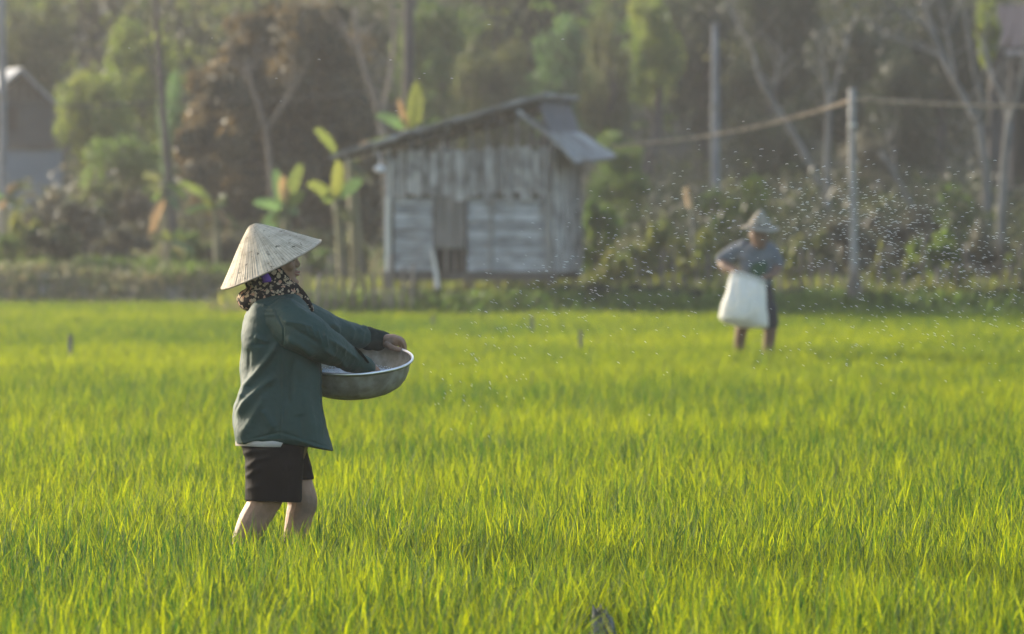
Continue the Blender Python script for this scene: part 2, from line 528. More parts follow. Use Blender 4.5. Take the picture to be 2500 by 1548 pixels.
def scarf_material():
    """black cotton printed with cream and dull pink flowers (flat print)"""
    m = bpy.data.materials.new('flowered_scarf')
    m.use_nodes = True
    nt = m.node_tree
    N, L = nt.nodes, nt.links
    b = N['Principled BSDF']
    b.inputs['Roughness'].default_value = 0.9
    b.inputs['Specular IOR Level'].default_value = 0.1
    tc = N.new('ShaderNodeTexCoord')
    nz = N.new('ShaderNodeTexNoise'); nz.inputs['Scale'].default_value = 60
    L.new(tc.outputs['Object'], nz.inputs['Vector'])
    mv = N.new('ShaderNodeMix'); mv.data_type = 'RGBA'; mv.blend_type = 'ADD'
    mv.inputs['Factor'].default_value = 0.018
    L.new(tc.outputs['Object'], mv.inputs[6]); L.new(nz.outputs['Color'], mv.inputs[7])
    v = N.new('ShaderNodeTexVoronoi'); v.inputs['Scale'].default_value = 68
    L.new(mv.outputs[2], v.inputs['Vector'])
    r = N.new('ShaderNodeValToRGB')
    r.color_ramp.elements[0].position = 0.49; r.color_ramp.elements[0].color = (1, 1, 1, 1)
    r.color_ramp.elements[1].position = 0.57; r.color_ramp.elements[1].color = (0, 0, 0, 1)
    L.new(v.outputs['Distance'], r.inputs[0])
    r2 = N.new('ShaderNodeValToRGB')
    r2.color_ramp.interpolation = 'CONSTANT'
    r2.color_ramp.elements[0].position = 0.0; r2.color_ramp.elements[0].color = (0.42, 0.33, 0.23, 1)
    r2.color_ramp.elements[1].position = 0.55; r2.color_ramp.elements[1].color = (0.46, 0.27, 0.19, 1)
    e = r2.color_ramp.elements.new(0.72); e.color = (0.008, 0.008, 0.010, 1)
    sv = N.new('ShaderNodeSeparateColor'); L.new(v.outputs['Color'], sv.inputs[0])
    L.new(sv.outputs[0], r2.inputs[0])
    x = N.new('ShaderNodeMix'); x.data_type = 'RGBA'
    L.new(r.outputs[0], x.inputs['Factor'])
    x.inputs[6].default_value = (0.012, 0.011, 0.012, 1)
    L.new(r2.outputs[0], x.inputs[7])
    L.new(x.outputs[2], b.inputs['Base Color'])
    return m


def basin_material():
    m = mat('scuffed_aluminium', (0.235, 0.215, 0.175), (0.36, 0.34, 0.30), 26, 0.45, 0.15, 160, metal=0.35, spec=0.5, c3=(0.20, 0.185, 0.15), scale3=14)
    return m


M['hat'] = hat_material()
M['scarf'] = scarf_material()
M['basin'] = basin_material()
M['rim'] = mat('bright_aluminium_rim', (0.62, 0.62, 0.63), (0.74, 0.74, 0.75), 20, 0.28, 0.05, 80, metal=0.85)

# ------------------------------------------------------------------ ground, bank, hill
def grid_sheet(name, xs, ys, zf, material, kind='structure'):
    vs_, fs_ = [], []
    nx = len(xs)
    for y in ys:
        for x in xs:
            vs_.append((x, y, zf(x, y)))
    for j in range(len(ys) - 1):
        for i in range(nx - 1):
            a = j * nx + i
            fs_.append((a, a + 1, a + nx + 1, a + nx))
    mb = MB(); mb.add(vs_, fs_)
    o = mb.build(name, material, smooth=True)
    o['kind'] = kind
    return o


def field_edge(x):
    return 65.6 if x < -3.4 else (59.2 + 1.6 * smooth01((x - 2.0) / 4.0) + 6.0 * smooth01((-2.6 - x) / 0.9))


grid_sheet('ground', [-230, -60, -30, -12, -6, 0, 6, 12, 30, 60, 230], [-60, 0, 10, 20, 30, 40, 50, 58.8, 70, 200, 320], lambda x, y: 0.0 if y < 60 else -0.05, M['mud'])
xs = list(np.linspace(-60, -16, 20)) + list(np.linspace(-15, 15, 76)) + list(np.linspace(16, 60, 20))
ys = list(np.linspace(58.9, 70, 38)) + list(np.linspace(70.6, 88, 24))
grid_sheet('bank', xs, ys, terrain, M['bank'])
grid_sheet('hill', list(np.linspace(-170, 170, 70)), list(np.linspace(88, 280, 60)), terrain, M['hill'])


# ------------------------------------------------------------------ the rice: one carpet of seedlings
def rice_patch(seed, size, nblades):
    r = np.random.default_rng(seed)
    vs_, fs_, var = [], [], []
    for _ in range(nblades):
        x, y = (r.random(2) - 0.5) * size
        L = r.uniform(0.165, 0.295) * (0.8 if r.random() < 0.3 else 1.0)
        az = r.uniform(0, 2 * math.pi)
        lean = abs(r.normal(0.30, 0.32))
        bend = r.uniform(0.1, 0.9) if r.random() < 0.55 else r.uniform(0.9, 2.1)
        w = r.uniform(0.0014, 0.0038) if r.random() < .85 else r.uniform(.0038, .0058)
        va = r.random() ** 1.2 if r.random() < .75 else r.uniform(0, .25)
        d = np.array([math.cos(az), math.sin(az)])
        tw = az + math.pi / 2 + r.uniform(-0.9, 0.9)
        sd = np.array([math.cos(tw), math.sin(tw)])
        p = np.array([x, y, 0.0])
        ang = lean
        seg = 4
        pts = []
        for k in range(seg + 1):
            pts.append(p.copy())
            p = p + np.array([d[0] * math.sin(ang), d[1] * math.sin(ang), math.cos(ang)]) * (L / seg)
            ang += bend / seg * (0.4 + 0.5 * k)
        b = len(vs_)
        for k in range(seg):
            ww = w * (0.75, 1.0, 0.9, 0.6)[k]
            q = pts[k]
            vs_.append((q[0] - sd[0] * ww, q[1] - sd[1] * ww, q[2]))
            vs_.append((q[0] + sd[0] * ww, q[1] + sd[1] * ww, q[2]))
        vs_.append(tuple(pts[-1]))
        for k in range(seg - 1):
            fs_.append((b + 2 * k, b + 2 * k + 1, b + 2 * k + 3, b + 2 * k + 2)); var.append(va)
        fs_.append((b + 2 * seg - 2, b + 2 * seg - 1, b + 2 * seg)); var.append(va)
    me = bpy.data.meshes.new('rice_patch')
    me.from_pydata(vs_, [], fs_)
    a = me.attributes.new('var', 'FLOAT', 'FACE')
    a.data.foreach_set('value', var)
    me.materials.append(M['rice'])
    me.polygons.foreach_set('use_smooth', [True] * len(me.polygons))
    return me


def make_rice():
    pc = bpy.data.collections.new('rice_patches')
    for k in range(9):
        pc.objects.link(bpy.data.objects.new('rice_patch', rice_patch(100 + k, 0.42, 400)))
    pts = []
    sp = 0.34
    y = 13.2
    while y < 66.0:
        half = 0.101 * y + 5.0
        nx = int(half / sp) + 1
        for i in range(-nx, nx + 1):
            x = i * sp + RNG.uniform(-0.08, 0.08)
            yy = y + RNG.uniform(-0.08, 0.08)
            if yy < field_edge(x) and not (abs(x - .31) < .25 and 15.0 < yy < 16.75):
                pts.append((x, yy, 0.0))
        y += sp
    P = np.array(pts)
    me = bpy.data.meshes.new('rice_field')
    me.from_pydata(P.tolist(), [], [])
    rot = me.attributes.new('rotz', 'FLOAT', 'POINT')
    rot.data.foreach_set('value', RNG.uniform(0, 2 * math.pi, len(P)))
    scl = me.attributes.new('scl', 'FLOAT', 'POINT')
    sv = [(1.27 - 0.29 * smooth01((p[1] - 21) / 24)) * (0.97 + 0.17 * noise.noise((p[0] * 0.7, p[1] * 0.45, 0.0)) + RNG.uniform(-0.07, 0.07)) for p in P]
    scl.data.foreach_set('value', sv)
    o = bpy.data.objects.new('rice_field', me)
    COL.objects.link(o)
    o['kind'] = 'stuff'
    o['label'] = 'bright yellow-green young rice filling the whole paddy'
    ng = bpy.data.node_groups.new('scatter_rice', 'GeometryNodeTree')
    ng.interface.new_socket('Geometry', in_out='INPUT', socket_type='NodeSocketGeometry')
    ng.interface.new_socket('Geometry', in_out='OUTPUT', socket_type='NodeSocketGeometry')
    N, L = ng.nodes, ng.links
    gi, go = N.new('NodeGroupInput'), N.new('NodeGroupOutput')
    ci = N.new('GeometryNodeCollectionInfo')
    ci.inputs['Collection'].default_value = pc
    ci.inputs['Separate Children'].default_value = True
    ci.inputs['Reset Children'].default_value = True
    iop = N.new('GeometryNodeInstanceOnPoints')
    iop.inputs['Pick Instance'].default_value = True
    a1 = N.new('GeometryNodeInputNamedAttribute'); a1.data_type = 'FLOAT'; a1.inputs['Name'].default_value = 'rotz'
    a2 = N.new('GeometryNodeInputNamedAttribute'); a2.data_type = 'FLOAT'; a2.inputs['Name'].default_value = 'scl'
    cx = N.new('ShaderNodeCombineXYZ')
    L.new(a1.outputs[0], cx.inputs['Z'])
    cs = N.new('ShaderNodeCombineXYZ')
    cs.inputs[0].default_value = 1.0; cs.inputs[1].default_value = 1.0
    L.new(a2.outputs[0], cs.inputs[2])
    L.new(gi.outputs[0], iop.inputs['Points'])
    L.new(ci.outputs[0], iop.inputs['Instance'])
    L.new(cx.outputs[0], iop.inputs['Rotation'])
    L.new(cs.outputs[0], iop.inputs['Scale'])
    L.new(iop.outputs[0], go.inputs[0])
    md = o.modifiers.new('scatter', 'NODES')
    md.node_group = ng
    return o


make_rice()


# ------------------------------------------------------------------ foliage helpers
def leaf_cloud(clumps, per, size, seed, aspect=0.55, droop=0.3):
    """leaf-sized quads spread through ellipsoidal clumps: (cx, cy, cz, rx, ry, rz)"""
    r = np.random.default_rng(seed)
    V, VA = [], []
    for c in clumps:
        n = max(6, int(per * (c[6] if len(c) > 6 else 1.0)))
        d = r.normal(size=(n, 3)); d /= np.linalg.norm(d, axis=1)[:, None]
        rr = r.random(n) ** 0.45
        p = d * rr[:, None] * np.array(c[3:6]) + np.array(c[:3])
        u = r.normal(size=(n, 3)); u[:, 2] -= droop; u /= np.linalg.norm(u, axis=1)[:, None]
        w = np.cross(u, r.normal(size=(n, 3))); w /= np.linalg.norm(w, axis=1)[:, None]
        s = size * r.uniform(0.6, 1.35, n)[:, None]
        q = np.stack([p - u * s, p + w * s * aspect, p + u * s, p - w * s * aspect], axis=1)
        V.append(q.reshape(-1, 3))
        base = r.normal(0.45, 0.22)
        VA.append(np.clip(base + r.normal(0, 0.22, n), 0, 1))
    V = np.concatenate(V); VA = np.concatenate(VA)
    me = bpy.data.meshes.new('leaves')
    nf = len(VA)
    me.vertices.add(nf * 4); me.loops.add(nf * 4); me.polygons.add(nf)
    me.vertices.foreach_set('co', V.ravel())
    me.loops.foreach_set('vertex_index', np.arange(nf * 4))
    me.polygons.foreach_set('loop_start', np.arange(0, nf * 4, 4))
    me.polygons.foreach_set('loop_total', np.full(nf, 4))
    me.update(calc_edges=True)
    a = me.attributes.new('var', 'FLOAT', 'FACE')
    a.data.foreach_set('value', VA)
    return me


def crown_clumps(seed, n, fill=0.82, cr=(0.26, 0.42)):
    """clumps spread through a unit crown: width 1, height 1 (0..1)"""
    r = np.random.default_rng(seed)
    out = []
    for _ in range(n):
        while True:
            p = r.uniform(-1, 1, 3)
            if np.linalg.norm(p) < 1 and not (p[2] < -0.55 and r.random() < 0.6):
                break
        k = r.uniform(*cr) * 0.5
        out.append((p[0] * 0.5 * fill, p[1] * 0.5 * fill, 0.5 + p[2] * 0.5 * fill, k, k, k * 0.8))
    return out


CROWNS = {}


def crown_mesh(kind, variant, material, size):
    key = (kind, variant, material, size)
    if key not in CROWNS:
        if kind == 'tree':
            me = leaf_cloud(crown_clumps(200 + variant, 44, .86, (.2, .40)), 130, size, 300 + variant)
        elif kind == 'shrub':
            me = leaf_cloud(crown_clumps(400 + variant, 24, 0.95, (0.16, 0.40)), 42, size, 500 + variant)
        else:
            me = leaf_cloud(crown_clumps(600 + variant, 10, 0.9, (0.2, 0.4)), 40, size, 700 + variant)
        me.materials.append(M[material])
        CROWNS[key] = me
    return CROWNS[key]


def trunk_mesh(h, r, seed, lean=0.08, limbs=4, spread=0.5):
    rr = random.Random(seed)
    mb = MB()
    pts = [Vector((0, 0, -0.2))]
    for k in range(1, 6):
        t = k / 5
        pts.append(Vector((lean * h * t * t + rr.uniform(-.03, .03) * h, rr.uniform(-.03, .03) * h, h * t)))
    mb.tube(pts, [r * (1.25 - 0.9 * k / 5) for k in range(6)], 7, sub=2)
    for i in range(limbs):
        t = rr.uniform(0.45, 0.9)
        k = int(t * 5)
        p = pts[k].lerp(pts[min(k + 1, 5)], t * 5 - k)
        a = rr.uniform(0, 6.283)
        q = p + Vector((math.cos(a), math.sin(a), 0)) * spread * h * rr.uniform(0.4, 0.8) * 0.5 + Vector((0, 0, h * rr.uniform(0.12, 0.3)))
        mid = p.lerp(q, 0.5) + Vector((0, 0, 0.03 * h))
        mb.tube([p, mid, q], [r * 0.5, r * 0.35, r * 0.15], 5, sub=2)
    return mb


def tree(label, px, top, d, wpx, material, variant, group='trees on the wooded slope behind the paddy', bark='darkbark', leaf=0.10, crown_from=0.35, name='tree', cat='tree'):
    x = (px - 1250.0) / FPX * d
    z0 = terrain(x, d)
    ztop = CAM_H - (top - HOR) / FPX * d
    h = max(1.2, ztop - z0)
    w = wpx / FPX * d
    t = empty(name, label, cat, (x, d, z0), group)
    tr = trunk_mesh(h * 0.8, 0.022 * h + 0.02, variant * 13 + int(px), 0.04).build('trunk', M[bark], None, smooth=True)
    tr.parent = t
    c = link('crown', crown_mesh('tree', variant % 7, material, leaf))
    c.parent = t
    # the unit crown's leaves keep their shape: the object is stretched to the crown's size
    c.scale = (w, w * 0.9, h * (1 - crown_from) * 1.05)
    c.location = (0, 0, h * crown_from)
    c.rotation_euler = (0, 0, random.uniform(0, 6.28))
    return t


def shrub(label, px, top, base_d, wpx, material, variant, name='shrub', cat='shrub', group='shrubs and weeds along the field edge', leaf=0.085):
    d = base_d
    x = (px - 1250.0) / FPX * d
    z0 = terrain(x, d) - 0.03
    h = max(0.25, CAM_H - (top - HOR) / FPX * d - z0)
    w = wpx / FPX * d
    t = empty(name, label, cat, (x, d, z0), group)
    c = link('foliage', crown_mesh('shrub', variant % 6, material, leaf)); c.parent = t
    c.scale = (w, w * 0.8, h)
    c.rotation_euler = (0, 0, random.uniform(0, 6.28))
    mb = MB()
    rr = random.Random(int(px) * 7 + variant)
    for k in range(3):
        a = rr.uniform(0, 6.28)
        mb.tube([(0, 0, -0.05), (math.cos(a) * w * .08, math.sin(a) * w * .08, h * .4), (math.cos(a) * w * .2, math.sin(a) * w * .2, h * .75)], [0.018, 0.013, 0.006], 5)
    s = mb.build('stem', M['darkbark']); s.parent = t
    return t


# ------------------------------------------------------------------ the forest mass on the hill (uncountable)
def make_forest():
    r = np.random.default_rng(77)
    clumps = []
    for i_ in range(1500):
        y = r.uniform(98, 190)
        x = r.uniform(-1, 1) * (0.115 * y + 6)
        if i_ >= 900:                       # the woods go on to both sides
            x = math.copysign(0.115 * y + 6 + r.uniform(0, 14), x)
        z = terrain(x, y)
        hh = r.uniform(2.5, 6.0) * (1 + (y - 98) / 160)
        wv = r.uniform(0.9, 1.9)
        for k in range(3):
            clumps.append((x + r.uniform(-.8, .8), y + r.uniform(-.8, .8), z + hh * (0.3 + 0.28 * k), wv, wv, hh * 0.2, 1.0))
    return clumps


fc = make_forest()
mats_f = ['olive', 'midgreen', 'darkgreen', 'greybrown', 'yellowgreen']
r_ = np.random.default_rng(5)
pick = np.zeros(len(fc) // 3, int)
for i in range(len(pick)):
    c_ = fc[i * 3]
    u_ = c_[0] / c_[1]            # bearing: light put into leaf colours, paler on the sunward side, darker opposite
    pick[i] = r_.choice(5, p=[0.34, 0.22, 0.03, 0.13, 0.28] if u_ < -0.035 else ([0.34, 0.28, 0.14, 0.16, 0.08] if u_ < 0.025 else [0.14, 0.08, 0.62, 0.14, 0.02]))
forest_parts = []
for k in range(5):
    sel = [fc[i] for i in range(len(fc)) if pick[i // 3] == k]
    me = leaf_cloud(sel, 105, 0.11, 900 + k)
    forest_parts.append((k, me))
# one object with five leaf materials
allv, allf, allm, allvar = [], 0, [], []
co = []
for k, me in forest_parts:
    a = get_co(me); co.append(a)
    v = np.empty(len(me.polygons)); me.attributes['var'].data.foreach_get('value', v)
    allvar.append(v); allm.append(np.full(len(v), k))
co = np.concatenate(co); allvar = np.concatenate(allvar); allm = np.concatenate(allm)
fm = bpy.data.meshes.new('forest')
nf = len(allvar)
fm.vertices.add(nf * 4); fm.loops.add(nf * 4); fm.polygons.add(nf)
fm.vertices.foreach_set('co', co.ravel())
fm.loops.foreach_set('vertex_index', np.arange(nf * 4))
fm.polygons.foreach_set('loop_start', np.arange(0, nf * 4, 4))
fm.polygons.foreach_set('loop_total', np.full(nf, 4))
for k in mats_f:
    fm.materials.append(M[k])
fm.update(calc_edges=True)
fm.polygons.foreach_set('material_index', allm.astype(np.int32))
fm.attributes.new('var', 'FLOAT', 'FACE').data.foreach_set('value', allvar)
for k, me in forest_parts:
    bpy.data.meshes.remove(me)
fo = link('forest', fm)
tag(fo, 'dense mixed woodland covering the hillside behind everything', kind='stuff')

def undergrowth(name, label, n, xr, yr, hr, material, seed):
    r = np.random.default_rng(seed)
    cl = []
    for _ in range(n):
        x, y = r.uniform(*xr), r.uniform(*yr)
        h = r.uniform(*hr); w = r.uniform(.25, .6)
        cl.append((x, y, terrain(x, y) + h * .45, w, w, h * .5))
    me = leaf_cloud(cl, 45, .06, seed)
    me.materials.append(M[material])
    tag(link(name, me), label, kind='stuff')


undergrowth('undergrowth', 'low tangled undergrowth between the bank and the trees', 800, (-21, 21), (78, 98), (.3, 1.5), 'greybrown', 61)
undergrowth('green_undergrowth', 'low green undergrowth at the foot of the woods', 640, (-21, 21), (74, 98), (.3, 1.2), 'olive', 62)
undergrowth('dark_undergrowth', 'dark undergrowth behind the farmer and the rope', 520, (2.0, 17), (68, 92), (.4, 1.7), 'darkgreen', 63)

# ------------------------------------------------------------------ trees one can tell apart
T = [
    # label, px, top, d, width, material, variant, [crown_from]
    ('yellow-green leafy tree beside the gable of the grey house', 235, 160, 86, 230, 'yellowgreen', 0, .2),
    ('tall olive-yellow tree between grey house and russet tree', 335, 60, 92, 230, 'yellowgreen', 1, .3),
    ('bluish-green slim tree touching the russet crown', 425, 190, 84, 100, 'bluegreen', 2, .3),
    ('low dull green bush-tree under the yellow-green leafy tree', 290, 330, 82, 240, 'midgreen', 3, .1),
    ('hazy grey-olive tree rising behind the roof of the grey house', 60, -50, 96, 260, 'olive', 4, .3),
    ('pale grey-green tree at the top above the yellow trees', 215, -70, 104, 240, 'greybrown', 5, .3),
    ('grey-green tree directly above the slim bluish-green tree', 440, -60, 104, 230, 'olive', 6, .35),
    ('thin-crowned olive tree just above the russet crown', 640, -90, 110, 260, 'olive', 0, .4),
    ('mid-green tree between russet crown and dark tall trunk', 870, -80, 104, 220, 'olive', 2, .35),
    ('mid-green tree growing behind the upright banana leaf', 1080, 0, 96, 260, 'midgreen', 3, .2),
    ('olive tree above the middle of the hut roof', 1200, 60, 92, 210, 'olive', 4, .2),
    ('grey-brown thin tree at the top above the hut roof', 1220, -90, 108, 240, 'greybrown', 1, .4),
    ('bluish-green tree above the ridge end of the hut', 1370, 50, 98, 190, 'bluegreen', 5, .2),
    ('tan-edged tree behind the lower roof of the hut', 1480, 40, 90, 150, 'olive', 6, .15),
    ('tree with hanging yellow-green sprays left of concrete pole', 1590, -20, 94, 170, 'yellowgreen', 0, .35),
    ('low green bushy tree between hut and concrete pole', 1500, 330, 80, 200, 'midgreen', 1, .1),
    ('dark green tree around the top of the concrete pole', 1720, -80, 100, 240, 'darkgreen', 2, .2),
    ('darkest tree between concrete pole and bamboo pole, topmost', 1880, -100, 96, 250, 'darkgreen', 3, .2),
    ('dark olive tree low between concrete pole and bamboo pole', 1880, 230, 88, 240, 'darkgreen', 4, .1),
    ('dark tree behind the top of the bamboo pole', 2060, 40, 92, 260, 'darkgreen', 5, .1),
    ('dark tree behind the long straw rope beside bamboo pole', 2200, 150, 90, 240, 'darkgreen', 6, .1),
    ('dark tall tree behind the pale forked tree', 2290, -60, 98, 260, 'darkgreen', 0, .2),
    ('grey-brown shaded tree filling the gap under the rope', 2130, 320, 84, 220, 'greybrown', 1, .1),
    ('light green tree with drooping leaves before the red roof', 2408, 0, 78, 80, 'yellowgreen', 2, .72),
    ('dark tree between grey-brown thin tree and tan-edged tree', 1330, -60, 106, 220, 'darkgreen', 3, .3),
    ('grey-brown tree behind the hut wall and banana stems', 880, 300, 84, 200, 'greybrown', 4, .1),
]
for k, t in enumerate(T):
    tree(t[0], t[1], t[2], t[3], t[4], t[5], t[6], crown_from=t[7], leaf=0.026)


# the big russet tree: its crown follows the outline it has in the photograph
def russet_tree():
    d = 78.0
    t = empty('tree', 'big dark brown tree with orange-lit edge behind the woman', 'tree', (W(700, 0, d).x, d, terrain(W(700, 0, d).x, d)))
    rr = np.random.default_rng(21)
    # (px, py, r px) lobes of the crown
    lobes = [(700, 70, 75), (640, 95, 70), (770, 100, 80), (585, 160, 70), (690, 160, 95), (800, 180, 90), (540, 230, 65), (630, 240, 95), (740, 260, 110), (850, 270, 80),
             (500, 300, 60), (590, 320, 90), (700, 360, 110), (820, 370, 100), (470, 360, 50), (540, 390, 80), (640, 440, 100), (760, 460, 110), (870, 440, 75), (510, 450, 60), (590, 500, 80), (700, 540, 100), (820, 540, 90), (900, 520, 60)]
    cl = []
    for px, py, rp in lobes:
        for _ in range(6):
            q = W(px + rr.uniform(-.75, .75) * rp, py + rr.uniform(-.75, .75) * rp, d + rr.uniform(-1.0, 1.0))
            k = rp * rr.uniform(.45, .72) / FPX * d
            cl.append((q.x, q.y, q.z, k, k, k * 0.85))
    for px, py, rp in lobes:
        q = W(px, py, d + .25)
        k = rp * .95 / FPX * d
        cl.append((q.x, q.y, q.z, k, k * .9, k, 3.2))
    me = leaf_cloud(cl, 300, 0.055, 33)
    me.materials.append(M['russet'])
    link('crown', me, t)
    mb = MB()
    b = W(690, 600, d); b.z = terrain(b.x, d) - 0.2
    mb.tube([b, W(690, 520, d), W(700, 380, d), W(705, 200, d)], [.16, .14, .10, .04], 8, sub=3)
    for e in ((560, 330), (820, 320), (620, 190), (790, 180)):
        mb.tube([W(695, 470, d), W((695 + e[0]) / 2, 400, d), W(e[0], e[1], d + 0.2)], [.09, .06, .02], 6, sub=3)
    mb.build('trunk', M['darkbark'], t, smooth=True)


russet_tree()


# pale bare trees: trunk and limbs placed where they stand
def bare_tree(label, d, paths, bark='bark', name='bare_tree', twigs=True, group=None):
    x, z = W(paths[0][0][0], paths[0][0][1], d).x, terrain(W(paths[0][0][0], 0, d).x, d)
    t = empty(name, label, 'tree', (x, d, z), group)
    rr = random.Random(int(paths[0][0][0]))
    for i, path in enumerate(paths):
        mb = MB()
        pts, rs = [], []
        dd = d
        for k, (px, py, wp) in enumerate(path):
            q = W(px, py, dd + (0.12 * k if i else 0) * (1 if i % 2 else -1))
            if i == 0 and k == 0:
                q.z = z - 0.15
            pts.append(q); rs.append(wp / 2 / FPX * d)
        mb.tube(pts, rs, 7, sub=4)
        if i and twigs:
            for _ in range(5):
                k = rr.randrange(len(pts) - 1)
                a = pts[k].lerp(pts[k + 1], rr.random())
                e = a + Vector((rr.uniform(-.5, .5), rr.uniform(-.4, .4), rr.uniform(.2, .7)))
                mb.tube([a, a.lerp(e, .5) + Vector((0.03, 0, .03)), e], [.014, .010, .004], 5, sub=2)
        mb.build('trunk' if i == 0 else 'limb', M[bark], t, smooth=True)
    return t


bare_tree('pale forked bare tree leaning out over the straw rope', 70, [
    [(2410, 640, 24), (2408, 470, 22), (2398, 370, 21), (2388, 305, 20)],
    [(2388, 305, 18), (2350, 235, 16), (2318, 180, 15), (2288, 110, 14), (2265, 40, 12), (2240, -30, 9)],
    [(2388, 305, 14), (2395, 240, 13), (2380, 190, 11), (2366, 110, 10), (2350, 20, 8), (2335, -50, 6)],
    [(2320, 185, 11), (2295, 140, 10), (2255, 120, 8), (2200, 100, 8), (2160, 85, 7), (2110, 40, 5)],
    [(2290, 115, 11), (2255, 60, 10), (2205, 35, 9), (2165, 8, 8), (2120, -40, 6)],
    [(2335, 205, 9), (2318, 120, 8), (2305, 50, 6), (2290, -30, 5)]])
bare_tree('pale bare tree with low fork beside the red-roofed house', 69, [
    [(2440, 650, 22), (2444, 520, 20), (2452, 400, 20), (2462, 300, 19)],
    [(2462, 300, 14), (2450, 245, 12), (2425, 195, 11), (2412, 160, 9), (2395, 90, 6)],
    [(2462, 300, 15), (2482, 240, 14), (2495, 180, 13), (2505, 110, 11), (2512, 20, 8)]])
bare_tree('straight grey bare sapling just left of the bamboo pole', 74, [
    [(2018, 640, 20), (2020, 520, 18), (2018, 400, 16), (2022, 300, 14), (2020, 220, 12)],
    [(2020, 300, 10), (2040, 200, 8), (2060, 130, 6), (2085, 40, 4)],
    [(2020, 230, 9), (2008, 150, 7), (1990, 80, 5)]])
bare_tree('thin grey tree slanting across behind the rope near concrete pole', 75, [
    [(2040, 640, 14), (2005, 470, 15), (1965, 380, 16), (1925, 310, 16), (1880, 240, 15), (1850, 180, 13)],
    [(1850, 180, 11), (1835, 120, 9), (1800, 60, 7), (1770, 0, 5)],
    [(1880, 240, 8), (1900, 170, 7), (1935, 120, 5)]])
bare_tree('thin grey slanting tree behind the grain cloud', 71, [
    [(2255, 690, 14), (2242, 580, 14), (2222, 500, 14), (2185, 430, 12), (2150, 370, 10)],
    [(2185, 430, 8), (2180, 370, 6), (2165, 320, 4)]])
bare_tree('pale thin trunk rising in front of the russet crown', 73.5, [
    [(668, 640, 15), (665, 480, 15), (655, 360, 14), (645, 300, 12), (620, 220, 11), (598, 150, 9)],
    [(620, 220, 9), (590, 170, 7), (560, 150, 5)],
    [(650, 320, 8), (700, 240, 6), (720, 205, 4)]], bark='stake')
bare_tree('pale forked trunk at right edge of the russet crown', 74.5, [
    [(945, 640, 17), (940, 400, 16), (928, 290, 15), (905, 210, 14), (878, 120, 12), (865, 20, 9)],
    [(930, 290, 11), (952, 190, 11), (962, 100, 10), (955, 0, 8)],
    [(880, 125, 8), (850, 100, 7), (830, 60, 5)]], bark='stake')
bare_tree('dark straight tall trunk above the banana leaves', 82, [
    [(995, 640, 30), (996, 320, 29), (998, 160, 28), (998, 40, 27), (1000, -60, 25)],
    [(998, 40, 12), (1030, -20, 9), (1060, -80, 6)]], bark='darkbark', twigs=False)
bare_tree('thin dark leaning trunk in front of the yellow-green trees', 74, [
    [(424, 640, 22), (420, 560, 20), (412, 440, 19), (400, 300, 18), (392, 180, 17), (385, 60, 15), (380, -40, 12)],
    [(395, 210, 8), (370, 150, 6), (350, 110, 4)]], bark='darkbark')
bare_tree('small brown sapling stem standing before the hut stilts', 60.2, [
    [(735, 770, 11), (738, 700, 11), (742, 640, 9), (740, 600, 7)],
    [(742, 640, 6), (755, 610, 5), (760, 585, 3)]], bark='stake')
# ------------------------------------------------------------------ the wooden hut on stilts
HD = 61.8
HS = FPX / HD
HA = rad(-12)
HO = Vector((W(1142, 0, HD).x, HD, 0))
HU = Vector((math.cos(HA), math.sin(HA), 0))
HV = Vector((-math.sin(HA), math.cos(HA), 0))


def hz(py):
    return CAM_H - (py - HOR) / HS


def hu(px):
    return (px - 1142.0) / HS / math.cos(HA)


def H(u, v, z):
    return HO + HU * u + HV * v + Vector((0, 0, z))


def hbox(mb, u0, u1, v0, v1, z0, z1, skew=0.0):
    """box in the hut's own axes; skew tilts it sideways"""
    p = [H(u0, v0, z0), H(u1, v0, z0), H(u1, v1, z0), H(u0, v1, z0), H(u0 + skew, v0, z1), H(u1 + skew, v0, z1), H(u1 + skew, v1, z1), H(u0 + skew, v1, z1)]
    mb.hexa(p)


